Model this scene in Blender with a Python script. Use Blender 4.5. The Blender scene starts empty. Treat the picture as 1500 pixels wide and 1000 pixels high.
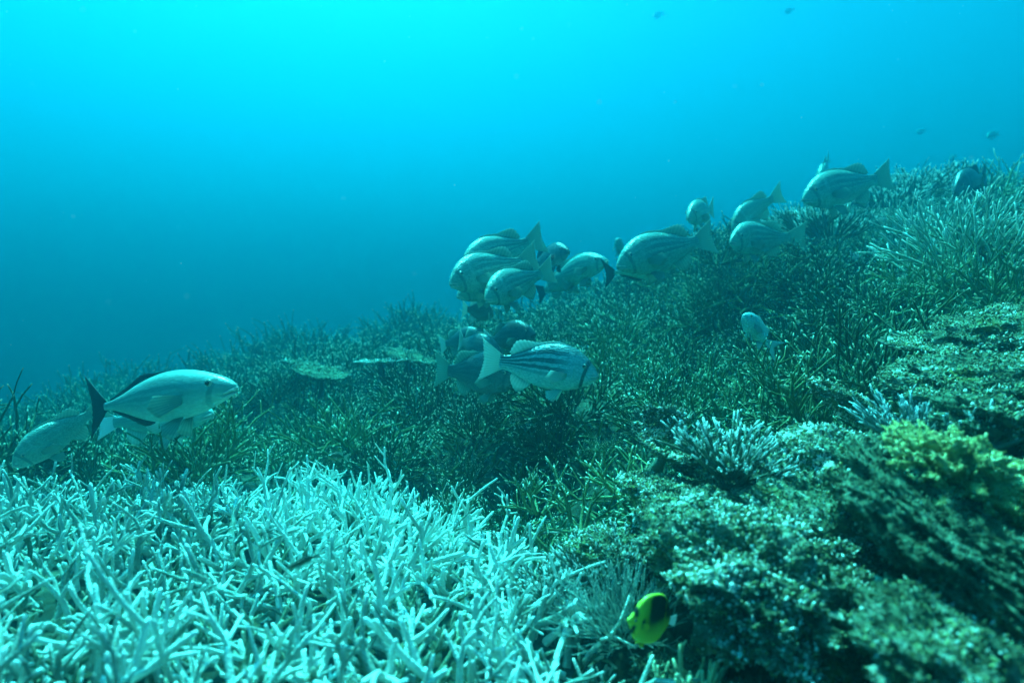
import bpy, math, random
import numpy as np
from mathutils import Vector, Matrix, noise as mnoise

R = math.radians
sc = bpy.context.scene
col = sc.collection
rng = np.random.default_rng(7)
random.seed(7)

# ------------------------------------------------------------------ camera
FPX = 977.0                                    # focal length in photograph pixels (1500 wide)
CAM = Vector((0.0, 0.0, 1.4))
PITCH = R(-3.0)
cam_d = bpy.data.cameras.new('camera')
cam = bpy.data.objects.new('camera', cam_d)
col.objects.link(cam)
cam.location = CAM
cam.rotation_euler = (R(90) + PITCH, 0, 0)
cam_d.sensor_width = 36.0
cam_d.lens = FPX / 1500 * 36
cam_d.clip_start = 0.05
cam_d.clip_end = 400
cam_d.dof.use_dof = True
cam_d.dof.focus_distance = 2.4
cam_d.dof.aperture_fstop = 2.0
sc.camera = cam

# ------------------------------------------------------------------ world, sun, exposure
SUN_EL, SUN_AZ = R(63), R(-21)                 # azimuth from +Y (view direction), negative = left
w = bpy.data.worlds.new('World')
sc.world = w
w.use_nodes = True
nt = w.node_tree
nt.nodes.clear()
wo = nt.nodes.new('ShaderNodeOutputWorld')
bg = nt.nodes.new('ShaderNodeBackground')
sky = nt.nodes.new('ShaderNodeTexSky')
sky.sky_type = 'NISHITA'
sky.sun_disc = False
sky.sun_elevation = SUN_EL
sky.sun_rotation = SUN_AZ
bg.inputs['Strength'].default_value = 0.05
nt.links.new(sky.outputs[0], bg.inputs['Color'])
nt.links.new(bg.outputs[0], wo.inputs['Surface'])

sun_d = bpy.data.lights.new('sun', 'SUN')
sun_d.energy = 5.0
sun_d.angle = R(4.0)
sun_d.color = (1.0, 0.96, 0.88)
sun = bpy.data.objects.new('sun', sun_d)
col.objects.link(sun)
sdir = Vector((math.sin(SUN_AZ) * math.cos(SUN_EL), math.cos(SUN_AZ) * math.cos(SUN_EL), math.sin(SUN_EL)))
sun.rotation_euler = sdir.to_track_quat('Z', 'Y').to_euler()
sun.location = (-2, 3, 12)

sc.view_settings.view_transform = 'Standard'
sc.view_settings.look = 'None'
sc.view_settings.exposure = 2.15
sc.view_settings.gamma = 1.0
sc.cycles.use_denoising = True
sc.cycles.volume_bounces = 1
sc.cycles.max_bounces = 6
sc.cycles.diffuse_bounces = 3

# water constants (per metre)
SCAT = (0.0030, 0.047, 0.068)
ABSO = (0.330, 0.045, 0.029)
WATER_TOP = CAM.z + 6.5


# ------------------------------------------------------------------ helpers
def P(px, py, d):
    """photograph pixel + distance along the view axis -> world point"""
    u, v = (px - 750) / FPX * d, (500 - py) / FPX * d
    c, s = math.cos(PITCH), math.sin(PITCH)
    return Vector((CAM.x + u, CAM.y + d * c - v * s, CAM.z + d * s + v * c))


def project(x, y, z):
    c, s = math.cos(PITCH), math.sin(PITCH)
    dy, dz = y - CAM.y, z - CAM.z
    d = dy * c + dz * s
    v = -dy * s + dz * c
    d = np.maximum(d, 1e-3)
    return 750 + (x - CAM.x) / d * FPX, 500 - v / d * FPX, d


def inside(poly, px, py):
    px, py = np.asarray(px, float), np.asarray(py, float)
    res = np.zeros(px.shape, bool)
    n = len(poly)
    for i in range(n):
        x1, y1 = poly[i]
        x2, y2 = poly[(i + 1) % n]
        c = ((y1 > py) != (y2 > py)) & (px < (x2 - x1) * (py - y1) / (y2 - y1 + 1e-9) + x1)
        res ^= c
    return res


def link(o, parent=None):
    col.objects.link(o)
    if parent is not None:
        o.parent = parent
    return o


def tag(o, label=None, cat=None, group=None, kind=None):
    if label:
        o['label'] = label
    if cat:
        o['category'] = cat
    if group:
        o['group'] = group
    if kind:
        o['kind'] = kind
    return o


def mesh(name, verts, faces, mat=None, attrs=None, smooth=True):
    me = bpy.data.meshes.new(name)
    verts = np.asarray(verts, dtype=np.float32)
    if isinstance(faces, np.ndarray):
        nf, k = faces.shape
        me.vertices.add(len(verts))
        me.vertices.foreach_set('co', verts.ravel())
        me.loops.add(nf * k)
        me.loops.foreach_set('vertex_index', faces.astype(np.int32).ravel())
        me.polygons.add(nf)
        me.polygons.foreach_set('loop_start', np.arange(0, nf * k, k, dtype=np.int32))
        me.update(calc_edges=True)
    else:
        me.from_pydata([tuple(map(float, v)) for v in verts], [], faces)
    if smooth:
        me.polygons.foreach_set('use_smooth', np.ones(len(me.polygons), bool))
    for k, a in (attrs or {}).items():
        at = me.attributes.new(k, 'FLOAT', 'POINT')
        at.data.foreach_set('value', np.asarray(a, dtype=np.float32).ravel())
    if mat:
        me.materials.append(mat)
    me.update()
    return me


def obj(name, me, parent=None, loc=None):
    o = bpy.data.objects.new(name, me)
    link(o, parent)
    if loc is not None:
        o.location = loc
    return o


def fbm(v, octaves=4, seed=0.0):
    v = Vector(v) + Vector((seed * 13.1, seed * 7.7, seed * 3.3))
    return mnoise.fractal(v, 1.0, 2.0, octaves)


# ------------------------------------------------------------------ materials
def new_mat(name):
    m = bpy.data.materials.new(name)
    m.use_nodes = True
    n = m.node_tree.nodes
    return m, n, m.node_tree.links, n['Principled BSDF']


def ramp(n, stops, interp='LINEAR'):
    r = n.new('ShaderNodeValToRGB')
    r.color_ramp.interpolation = interp
    e = r.color_ramp.elements
    while len(e) < len(stops):
        e.new(0.5)
    for i, (p, c) in enumerate(stops):
        e[i].position = p
        e[i].color = (*c, 1)
    return r


def mat_coral(name, base, base2, tip, tip_lo=0.72, tip_hi=0.95, scale=60, bump=0.5, rough=0.75):
    m, n, l, b = new_mat(name)
    at = n.new('ShaderNodeAttribute')
    at.attribute_name = 'tip'
    oi = n.new('ShaderNodeObjectInfo')
    tc = n.new('ShaderNodeTexCoord')
    nz = n.new('ShaderNodeTexNoise')
    nz.inputs['Scale'].default_value = 9
    nz.inputs['Detail'].default_value = 4
    l.new(tc.outputs['Object'], nz.inputs['Vector'])
    add = n.new('ShaderNodeMath')
    add.operation = 'MULTIPLY_ADD'
    l.new(oi.outputs['Random'], add.inputs[0])
    add.inputs[1].default_value = 0.55
    sub = n.new('ShaderNodeMath')
    sub.operation = 'SUBTRACT'
    l.new(nz.outputs['Fac'], sub.inputs[0])
    sub.inputs[1].default_value = 0.27
    l.new(sub.outputs[0], add.inputs[2])
    r = ramp(n, [(0.1, base), (0.8, base2)])
    l.new(add.outputs[0], r.inputs[0])
    mr = n.new('ShaderNodeMapRange')
    mr.inputs['From Min'].default_value = tip_lo
    mr.inputs['From Max'].default_value = tip_hi
    l.new(at.outputs['Fac'], mr.inputs['Value'])
    mx = n.new('ShaderNodeMix')
    mx.data_type = 'RGBA'
    l.new(mr.outputs[0], mx.inputs[0])
    l.new(r.outputs[0], mx.inputs[6])
    mx.inputs[7].default_value = (*tip, 1)
    l.new(mx.outputs[2], b.inputs['Base Color'])
    vo = n.new('ShaderNodeTexVoronoi')
    vo.inputs['Scale'].default_value = scale
    l.new(tc.outputs['Object'], vo.inputs['Vector'])
    bp = n.new('ShaderNodeBump')
    bp.inputs['Strength'].default_value = bump
    bp.inputs['Distance'].default_value = 0.004
    bp.invert = True
    l.new(vo.outputs['Distance'], bp.inputs['Height'])
    l.new(bp.outputs[0], b.inputs['Normal'])
    b.inputs['Roughness'].default_value = rough
    b.inputs['Specular IOR Level'].default_value = 0.25
    return m


def mat_rock(name, dark, mid, light, scale=14, spots=0.5, accent=None):
    m, n, l, b = new_mat(name)
    tc = n.new('ShaderNodeTexCoord')
    n1 = n.new('ShaderNodeTexNoise')
    n1.inputs['Scale'].default_value = scale
    n1.inputs['Detail'].default_value = 9
    n1.inputs['Roughness'].default_value = 0.68
    l.new(tc.outputs['Object'], n1.inputs['Vector'])
    r = ramp(n, [(0.30, dark), (0.50, mid), (0.66, light)])
    l.new(n1.outputs['Fac'], r.inputs[0])
    out = r.outputs[0]
    if accent:
        n2 = n.new('ShaderNodeTexNoise')
        n2.inputs['Scale'].default_value = scale * 0.55
        n2.inputs['Detail'].default_value = 5
        mp = n.new('ShaderNodeMapping')
        mp.inputs['Location'].default_value = (3.1, 1.7, 9.2)
        l.new(tc.outputs['Object'], mp.inputs['Vector'])
        l.new(mp.outputs[0], n2.inputs['Vector'])
        mr = n.new('ShaderNodeMapRange')
        mr.inputs['From Min'].default_value = 0.55
        mr.inputs['From Max'].default_value = 0.68
        l.new(n2.outputs['Fac'], mr.inputs['Value'])
        mx = n.new('ShaderNodeMix')
        mx.data_type = 'RGBA'
        l.new(mr.outputs[0], mx.inputs[0])
        l.new(out, mx.inputs[6])
        mx.inputs[7].default_value = (*accent, 1)
        out = mx.outputs[2]
    l.new(out, b.inputs['Base Color'])
    n3 = n.new('ShaderNodeTexVoronoi')
    n3.inputs['Scale'].default_value = scale * 5
    l.new(tc.outputs['Object'], n3.inputs['Vector'])
    ad = n.new('ShaderNodeMath')
    ad.operation = 'MULTIPLY_ADD'
    l.new(n3.outputs['Distance'], ad.inputs[0])
    ad.inputs[1].default_value = -0.5
    l.new(n1.outputs['Fac'], ad.inputs[2])
    bp = n.new('ShaderNodeBump')
    bp.inputs['Strength'].default_value = 0.9
    bp.inputs['Distance'].default_value = 0.02
    l.new(ad.outputs[0], bp.inputs['Height'])
    l.new(bp.outputs[0], b.inputs['Normal'])
    b.inputs['Roughness'].default_value = 0.85
    b.inputs['Specular IOR Level'].default_value = 0.2
    return m


M = {}
M['white_coral'] = mat_coral('pale_staghorn_skeleton', (0.06, 0.10, 0.06), (0.80, 0.85, 0.77), (0.90, 0.93, 0.88), 0.60, 1.0, 160, 0.6)
M['white_under'] = mat_coral('pale_staghorn_lower_growth', (0.05, 0.07, 0.035), (0.20, 0.24, 0.14), (0.45, 0.48, 0.36), 0.5, 1.0, 160, 0.6)  # kept dark so the gaps between pale stems look shadowed
M['dark_coral'] = mat_coral('brown_staghorn', (0.022, 0.042, 0.012), (0.15, 0.21, 0.075), (0.66, 0.76, 0.54), 0.80, 1.05, 170, 0.5)
M['fine_coral'] = mat_coral('fine_brown_staghorn', (0.022, 0.042, 0.012), (0.08, 0.125, 0.035), (0.82, 0.88, 0.72), 0.84, 0.95, 200, 0.4)
M['tan_coral'] = mat_coral('tan_staghorn', (0.08, 0.12, 0.045), (0.24, 0.30, 0.13), (0.78, 0.84, 0.66), 0.8, 0.97, 170, 0.5)
M['bushy'] = mat_coral('bushy_pale_tip', (0.06, 0.09, 0.06), (0.14, 0.18, 0.12), (0.85, 0.88, 0.84), 0.66, 0.92, 150, 0.5)
M['blue_bushy'] = mat_coral('blue_tip_bushy', (0.10, 0.15, 0.13), (0.20, 0.28, 0.25), (0.70, 0.82, 0.82), 0.6, 0.95, 150, 0.5)
M['pale_thicket'] = mat_coral('pale_far_staghorn', (0.12, 0.17, 0.12), (0.34, 0.42, 0.32), (0.85, 0.88, 0.80), 0.6, 0.95, 170, 0.5)  # paler coral, its light colour also paints haze onto the ridge
M['finger'] = mat_coral('yellowish_finger', (0.22, 0.25, 0.12), (0.38, 0.40, 0.22), (0.62, 0.66, 0.42), 0.5, 1.0, 110, 0.7)
M['feathery'] = mat_coral('feathery_soft', (0.16, 0.24, 0.20), (0.26, 0.36, 0.32), (0.40, 0.52, 0.46), 0.4, 1.0, 120, 0.3)
M['rock'] = mat_rock('encrusted_rock', (0.025, 0.035, 0.02), (0.12, 0.15, 0.08), (0.46, 0.48, 0.38), 16, accent=(0.20, 0.20, 0.05))
M['dark_rock'] = mat_rock('dark_turf_rock', (0.025, 0.040, 0.022), (0.09, 0.13, 0.07), (0.26, 0.31, 0.20), 12)
M['seabed'] = mat_rock('reef_floor', (0.010, 0.016, 0.009), (0.030, 0.042, 0.022), (0.10, 0.12, 0.07), 7)
M['plate'] = mat_rock('plate_coral', (0.07, 0.09, 0.05), (0.16, 0.19, 0.11), (0.36, 0.40, 0.28), 22)
M['yellow'] = mat_rock('yellow_lumpy_coral', (0.14, 0.13, 0.05), (0.44, 0.41, 0.15), (0.80, 0.76, 0.40), 18)


def mat_flake(name, stops):
    m, n, l, b = new_mat(name)
    at = n.new('ShaderNodeAttribute')
    at.attribute_name = 'tone'
    r = ramp(n, stops)
    l.new(at.outputs['Fac'], r.inputs[0])
    l.new(r.outputs[0], b.inputs['Base Color'])
    b.inputs['Roughness'].default_value = 0.7
    b.inputs['Specular IOR Level'].default_value = 0.3
    return m


M['flake'] = mat_flake('encrusting_tufts', [(0.0, (0.03, 0.045, 0.025)), (0.45, (0.13, 0.16, 0.09)), (0.6, (0.22, 0.23, 0.07)),
                                            (0.78, (0.36, 0.40, 0.30)), (1.0, (0.82, 0.84, 0.78))])
M['dark_flake'] = mat_flake('dark_turf_tufts', [(0.0, (0.02, 0.03, 0.018)), (0.6, (0.11, 0.15, 0.08)), (0.9, (0.26, 0.31, 0.20)), (1.0, (0.4, 0.43, 0.35))])
M['yellow_flake'] = mat_flake('yellow_knobs', [(0.0, (0.13, 0.13, 0.05)), (0.5, (0.46, 0.43, 0.16)), (1.0, (0.90, 0.86, 0.50))])

# ------------------------------------------------------------------ seabed height field
CTRL = [  # (px, py, distance, coral height above the rock) of the visible growth surface
    (-250, 1000, 1.0, .16), (0, 1000, 1.0, .16), (300, 1000, 1.0, .16), (600, 1000, 1.05, .16), (900, 1010, 1.1, .16),
    (-100, 720, 2.0, .16), (250, 700, 2.15, .17), (500, 690, 2.25, .17), (740, 775, 1.9, .16), (900, 860, 1.5, .16),
    (300, 830, 1.5, .16), (600, 830, 1.5, .16), (0, 830, 1.4, .16),
    (500, 640, 3.2, .25), (250, 660, 3.1, .2), (600, 590, 3.6, .25), (500, 560, 4.3, .25), (430, 505, 8.3, .3), (590, 475, 8.0, .3),
    (300, 565, 6.0, .25), (200, 630, 4.0, .25), (0, 650, 4.0, .25), (200, 560, 8.5, .3), (-200, 650, 4, .25),
    (700, 640, 2.85, .22), (850, 620, 2.8, .22), (700, 560, 3.5, .25), (850, 510, 3.5, .25), (800, 440, 5.1, .3), (700, 480, 6.0, .3),
    (950, 430, 4.2, .3), (1000, 400, 4.4, .3), (1050, 350, 5.3, .3), (1150, 315, 5.8, .3), (1250, 300, 6.0, .3),
    (1350, 262, 6.4, .3), (1500, 262, 6.0, .3), (1700, 230, 4.6, .3),
    (1000, 540, 2.9, .25), (1200, 450, 3.2, .25), (1350, 400, 3.2, .25), (1470, 340, 3.6, .25), (1600, 420, 2.6, .25),
    (1180, 560, 2.4, .22), (1080, 660, 2.0, .15), (1320, 580, 1.9, .15), (1450, 510, 1.9, .12), (1600, 560, 1.5, .12),
    (960, 720, 1.9, .12), (1060, 760, 1.6, .16), (1200, 700, 1.65, .14), (1350, 690, 1.45, .16), (1500, 660, 1.3, .16),
    (1000, 860, 1.5, .14), (1130, 900, 1.35, .40), (1300, 900, 1.25, .48), (1400, 880, 1.2, .45), (1480, 1000, 1.0, .3), (1150, 1050, 1.15, .36), (1300, 1050, 1.1, .40),
]
cx, cy, cz = [], [], []
for (a, b_, d_, h_) in CTRL:
    p = P(a, b_, d_)
    cx.append(p.x)
    cy.append(p.y)
    cz.append(p.z - h_)
for (x, y, z) in [(-1.2, 2.85, .50), (-.4, 2.75, .50), (.2, 2.45, .55), (-7, 11, -1.2), (-3, 12, -.6), (0, 13, -.8), (3, 10.5, 1.0), (7, 10, 2.0), (5, 5, 2.3), (4, 3, 1.7),
                  (-8, 5, -.5), (-7, 2, .2), (-3, 1.2, .62), (-2, 0, .6), (0, 0, .55), (1, .2, .7), (2.2, .6, 1.0), (4, 0, 1.5), (0, 17, -2), (-9, 14, -3.2),
                  (9, 13, .2), (-16, 6, -3), (16, 6, 2.2), (0, -6, 0), (-9, -6, -.6), (9, -6, 1.5), (-20, 25, -5), (0, 28, -5), (20, 25, -3)]:
    cx.append(x)
    cy.append(y)
    cz.append(z)
cx, cy, cz = map(np.array, (cx, cy, cz))
_D = np.hypot(cx[:, None] - cx, cy[:, None] - cy)
_n = len(cx)
_A = np.zeros((_n + 3, _n + 3))
_A[:_n, :_n] = _D + np.eye(_n) * -0.02
_A[:_n, _n:] = np.stack([np.ones(_n), cx, cy], 1)
_A[_n:, :_n] = _A[:_n, _n:].T
_W = np.linalg.solve(_A, np.concatenate([cz, np.zeros(3)]))


def ground(x, y):
    x, y = np.atleast_1d(np.asarray(x, float)), np.atleast_1d(np.asarray(y, float))
    d = np.hypot(x[:, None] - cx, y[:, None] - cy)
    return d @ _W[:_n] + _W[_n] + _W[_n + 1] * x + _W[_n + 2] * y


def mound(x, y):
    t = min(1.0, max(0.0, (y - 2.3) / .8))
    return t * t * (3 - 2 * t) * .34 * mnoise.noise(Vector((x * 1.25, y * 1.25, 5.5)))


def axis(lo, hi, n_in, ext, n_out):
    a = np.linspace(lo, hi, n_in)
    g = np.geomspace(0.15, 1, n_out) ** 1.0
    return np.concatenate([lo - (ext * g[::-1] ** 2), a, hi + ext * g ** 2])


gx = axis(-6, 6, 200, 60, 14)
gy = axis(-1, 12, 200, 60, 14)
GX, GY = np.meshgrid(gx, gy)
gz = ground(GX.ravel(), GY.ravel())
far = np.maximum(0, np.hypot(GX.ravel(), GY.ravel() - 4) - 16)
gz = np.maximum(gz, -6) * np.exp(-far / 14) - 6 * (1 - np.exp(-far / 14))
gz = gz + np.array([0.09 * fbm((x * 1.5, y * 1.5, 0.3), 5) for x, y in zip(GX.ravel(), GY.ravel())]) - 0.03
gz = gz + np.array([mound(x, y) if abs(x) < 8 and y < 12 else 0.0 for x, y in zip(GX.ravel(), GY.ravel())])
nx_, ny_ = len(gx), len(gy)
ii, jj = np.meshgrid(np.arange(nx_ - 1), np.arange(ny_ - 1))
q = (jj * nx_ + ii).ravel()
fq = np.stack([q, q + 1, q + nx_ + 1, q + nx_], 1)
sea = obj('seabed', mesh('seabed', np.stack([GX.ravel(), GY.ravel(), gz], 1), fq, M['seabed']))
tag(sea, 'dark reef slope of dead coral rock under the living corals', 'seabed', kind='structure')


# ------------------------------------------------------------------ branching corals
class Tubes:
    def __init__(s, sides=5):
        s.v, s.f, s.t, s.n, s.k = [], [], [], 0, sides

    def add(s, pts, rad, tip):
        pts = np.asarray(pts, float)
        m, k = len(pts), s.k
        tan = np.gradient(pts, axis=0)
        tan /= np.linalg.norm(tan, axis=1)[:, None] + 1e-9
        ref = np.array([0.31, 0.87, 0.38]) if abs(tan[0][1]) < 0.9 else np.array([1.0, 0, 0])
        u = np.cross(tan, ref)
        u /= np.linalg.norm(u, axis=1)[:, None] + 1e-9
        v = np.cross(tan, u)
        an = np.arange(k) / k * 2 * math.pi
        ring = u[:, None, :] * np.cos(an)[None, :, None] + v[:, None, :] * np.sin(an)[None, :, None]
        vv = (pts[:, None, :] + ring * np.asarray(rad)[:, None, None]).reshape(-1, 3)
        apex = pts[-1] + tan[-1] * rad[-1] * 0.9
        s.v.append(np.vstack([vv, apex]))
        s.t.append(np.concatenate([np.repeat(tip, k), [tip[-1]]]))
        fs = []
        for i in range(m - 1):
            for j in range(k):
                a, b = s.n + i * k + j, s.n + i * k + (j + 1) % k
                fs += [(a, b, b + k), (a, b + k, a + k)]
        e = s.n + m * k
        for j in range(k):
            fs.append((s.n + (m - 1) * k + j, s.n + (m - 1) * k + (j + 1) % k, e))
        s.f += fs
        s.n += m * k + 1

    def mesh(s, name, mat):
        return mesh(name, np.vstack(s.v), np.array(s.f), mat, {'tip': np.concatenate(s.t)})


def unit(v):
    return v / (np.linalg.norm(v) + 1e-9)


def rand_dir(d, spread, up=0.0):
    v = unit(np.asarray(d, float)) + rng.normal(0, spread, 3)
    v[2] += up
    return unit(v)


def wander(p, d, length, m, bend, up):
    pts = [np.array(p, float)]
    for i in range(m - 1):
        d = rand_dir(d, bend, up)
        pts.append(pts[-1] + d * length / (m - 1))
    return np.array(pts), d


def grow(T, p, d, length, r0, r1, m, side, depth, side_len, bend=0.16, up=0.05, angle=0.9, tipabs=0.012):
    pts, dend = wander(p, d, length, m, bend, up)
    rad = np.linspace(r0, r1, m)
    # the pale growing tip has its own short last piece
    tl = min(tipabs, length * 0.3)
    last = pts[-1] - pts[-2]
    L = np.linalg.norm(last)
    mid = pts[-1] - last / L * tl
    pts2 = np.vstack([pts[:-1], mid, pts[-1]])
    rad2 = np.concatenate([rad[:-1], [r1 * 1.04, r1 * 0.82]])
    arc = np.linspace(0, 0.8, m)
    tip = np.concatenate([arc[:-1], [0.82, 1.0]])
    T.add(pts2, rad2, tip)
    if depth <= 0:
        return
    for _ in range(side):
        t = rng.uniform(0.30, 0.94) * (m - 1)
        i = min(int(t), m - 2)
        q = pts[i] + (pts[i + 1] - pts[i]) * (t - i)
        ax = unit(pts[i + 1] - pts[i])
        perp = unit(np.cross(ax, rng.normal(0, 1, 3)))
        dd = unit(ax * math.cos(angle) + perp * math.sin(angle) + np.array([0, 0, 0.25]))
        rr = (r0 + (r1 - r0) * t / (m - 1)) * 0.86
        grow(T, q, dd, side_len * rng.uniform(0.55, 1.25), rr, rr * 0.66, max(3, m - 2), max(1, side // 2), depth - 1,
             side_len * 0.6, bend, up, angle, tipabs)


def colony(name, mat, stems, radius, length, r0, side, depth, side_len, sides=5, m=4, spread=0.9, bend=0.16, up=0.05, flat=0.0, angle=0.85, tipabs=0.012, dome=False):
    T = Tubes(sides)
    for i in range(stems):
        a, rr = rng.uniform(0, 2 * math.pi), math.sqrt(rng.uniform(0, 1))
        p = np.array([math.cos(a) * rr * radius * 0.55, math.sin(a) * rr * radius * 0.55, -0.05])
        d = unit(np.array([math.cos(a) * rr * spread, math.sin(a) * rr * spread, 1.0 - 0.45 * rr]) + rng.normal(0, 0.18, 3))
        ln = length * rng.uniform(0.65, 1.15) * (1 - flat * (1 - rr))
        if dome:                                     # rounded bush: stems radiate from a small base
            cz_ = rng.uniform(.02, 1)
            sz_ = math.sqrt(1 - cz_ * cz_)
            p = np.array([math.cos(a) * radius * .2 * rr, math.sin(a) * radius * .2 * rr, -0.05])
            d = unit(np.array([math.cos(a) * sz_, math.sin(a) * sz_, cz_]) + rng.normal(0, .10, 3))
            ln = length * rng.uniform(.72, 1.05)
        grow(T, p, d, ln, r0 * rng.uniform(0.85, 1.1), r0 * 0.55, m, side, depth, side_len, bend, up, angle, tipabs)
    return T.mesh(name, mat)


# zones of the photograph, used only to decide what grows where
WHITE = [(-400, 1300), (-400, 720), (-50, 712), (130, 712), (330, 700), (500, 690), (580, 715), (670, 745), (770, 785), (840, 830), (890, 900), (925, 1000), (940, 1300)]
ROCKY = [(925, 600), (1010, 610), (1080, 655), (1180, 645), (1235, 605), (1295, 580), (1345, 520), (1420, 455), (1560, 440), (2200, 450), (2200, 1500), (930, 1500),
         (900, 900), (800, 830), (770, 770), (920, 720)]


def scatter(x0, x1, y0, y1, step, jit=0.45):
    xs, ys = np.meshgrid(np.arange(x0, x1, step), np.arange(y0, y1, step))
    xs = xs.ravel() + rng.uniform(-jit, jit, xs.size) * step
    ys = ys.ravel() + rng.uniform(-jit, jit, ys.size) * step
    zs = ground(xs, ys)
    return xs, ys, zs


# ------------------------------------------------------------------ fish
def mat_fish(name, back, side, belly, dark, stripes=0.0, bands=0.0, edge=None, rough=0.32, sheen=0.0, scales=0.5):
    m, n, l, b = new_mat(name)
    au, av = n.new('ShaderNodeAttribute'), n.new('ShaderNodeAttribute')
    au.attribute_name, av.attribute_name = 'u', 'v'
    tc = n.new('ShaderNodeTexCoord')
    nz = n.new('ShaderNodeTexNoise')
    nz.inputs['Scale'].default_value = 11
    nz.inputs['Detail'].default_value = 5
    l.new(tc.outputs['Object'], nz.inputs['Vector'])

    def math_(op, a, b_=None, c=None):
        k = n.new('ShaderNodeMath')
        k.operation = op
        for i, q_ in enumerate((a, b_, c)):
            if q_ is None:
                continue
            if hasattr(q_, 'is_output'):
                l.new(q_, k.inputs[i])
            else:
                k.inputs[i].default_value = q_
        return k.outputs[0]

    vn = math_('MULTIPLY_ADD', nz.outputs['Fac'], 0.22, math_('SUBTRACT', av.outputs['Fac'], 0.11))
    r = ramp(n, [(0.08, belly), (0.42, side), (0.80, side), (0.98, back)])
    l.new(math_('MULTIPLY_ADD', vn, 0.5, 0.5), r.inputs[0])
    out = r.outputs[0]

    def mixin(fac, c, out):
        mx = n.new('ShaderNodeMix')
        mx.data_type = 'RGBA'
        l.new(fac, mx.inputs[0])
        l.new(out, mx.inputs[6])
        mx.inputs[7].default_value = (*c, 1)
        return mx.outputs[2]

    if stripes > 0:
        ph = math_('MULTIPLY_ADD', av.outputs['Fac'], 20.0, math_('MULTIPLY', au.outputs['Fac'], -1.2))
        ph = math_('ADD', ph, math_('MULTIPLY', nz.outputs['Fac'], 3.4))
        wv = math_('MULTIPLY_ADD', math_('SINE', ph), 0.5, 0.5)
        mr = n.new('ShaderNodeMapRange')
        mr.inputs['From Min'].default_value = 0.28
        mr.inputs['From Max'].default_value = 0.52
        l.new(wv, mr.inputs['Value'])
        mask = n.new('ShaderNodeMapRange')          # stripes fade on the belly and on the face
        mask.inputs['From Min'].default_value = -0.45
        mask.inputs['From Max'].default_value = -0.05
        l.new(av.outputs['Fac'], mask.inputs['Value'])
        mask2 = n.new('ShaderNodeMapRange')
        mask2.inputs['From Min'].default_value = 0.18
        mask2.inputs['From Max'].default_value = 0.45
        l.new(au.outputs['Fac'], mask2.inputs['Value'])
        fac = math_('MULTIPLY', math_('MULTIPLY', mr.outputs[0], mask.outputs[0]), math_('MULTIPLY', mask2.outputs[0], stripes))
        out = mixin(fac, dark, out)
    if bands > 0:                                    # slanting dark bar behind the snout
        e = math_('SUBTRACT', au.outputs['Fac'], math_('MULTIPLY_ADD', av.outputs['Fac'], -0.035, 0.125))
        fac = n.new('ShaderNodeMapRange')
        fac.inputs['From Min'].default_value = 0.022
        fac.inputs['From Max'].default_value = 0.012
        l.new(math_('ABSOLUTE', e), fac.inputs['Value'])
        out = mixin(math_('MULTIPLY', fac.outputs[0], bands), dark, out)
    # fine darker scale rows
    vo = n.new('ShaderNodeTexVoronoi')
    vo.inputs['Scale'].default_value = 68
    mp = n.new('ShaderNodeMapping')
    mp.inputs['Scale'].default_value = (0.7, 0.6, 1.3)
    l.new(tc.outputs['Object'], mp.inputs['Vector'])
    l.new(mp.outputs[0], vo.inputs['Vector'])
    sc_ = n.new('ShaderNodeMapRange')
    sc_.inputs['From Min'].default_value = 0.25
    sc_.inputs['From Max'].default_value = 0.8
    sc_.inputs['To Max'].default_value = scales
    l.new(vo.outputs['Distance'], sc_.inputs['Value'])
    out = mixin(sc_.outputs[0], tuple(c * 0.35 for c in side), out)
    l.new(out, b.inputs['Base Color'])
    bp = n.new('ShaderNodeBump')
    bp.inputs['Strength'].default_value = scales
    bp.inputs['Distance'].default_value = 0.004
    bp.invert = True
    l.new(vo.outputs['Distance'], bp.inputs['Height'])
    l.new(bp.outputs[0], b.inputs['Normal'])
    b.inputs['Roughness'].default_value = rough
    b.inputs['Specular IOR Level'].default_value = 0.6
    b.inputs['Metallic'].default_value = sheen
    return m


def mat_fin(name, c1, c2, trans=0.4):
    m, n, l, b = new_mat(name)
    at, ae = n.new('ShaderNodeAttribute'), n.new('ShaderNodeAttribute')
    at.attribute_name, ae.attribute_name = 'ray', 'u'
    s_ = n.new('ShaderNodeMath')
    s_.operation = 'MULTIPLY'
    l.new(at.outputs['Fac'], s_.inputs[0])
    s_.inputs[1].default_value = 0.45
    ad = n.new('ShaderNodeMath')
    ad.operation = 'MULTIPLY_ADD'
    l.new(ae.outputs['Fac'], ad.inputs[0])
    ad.inputs[1].default_value = 0.35
    l.new(s_.outputs[0], ad.inputs[2])
    r = ramp(n, [(0.05, c1), (0.9, c2)])
    l.new(ad.outputs[0], r.inputs[0])
    l.new(r.outputs[0], b.inputs['Base Color'])
    b.inputs['Roughness'].default_value = 0.45
    tr = n.new('ShaderNodeBsdfTranslucent')
    l.new(r.outputs[0], tr.inputs['Color'])
    mx = n.new('ShaderNodeMixShader')
    mx.inputs[0].default_value = trans
    l.new(b.outputs[0], mx.inputs[1])
    l.new(tr.outputs[0], mx.inputs[2])
    l.new(mx.outputs[0], n['Material Output'].inputs['Surface'])
    return m


def mat_plain(name, c, rough=0.3, spec=0.5):
    m, n, l, b = new_mat(name)
    nz = n.new('ShaderNodeTexNoise')
    nz.inputs['Scale'].default_value = 30
    r = ramp(n, [(0.3, tuple(x * 0.8 for x in c)), (0.7, c)])
    l.new(nz.outputs['Fac'], r.inputs[0])
    l.new(r.outputs[0], b.inputs['Base Color'])
    b.inputs['Roughness'].default_value = rough
    b.inputs['Specular IOR Level'].default_value = spec
    return m


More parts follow.
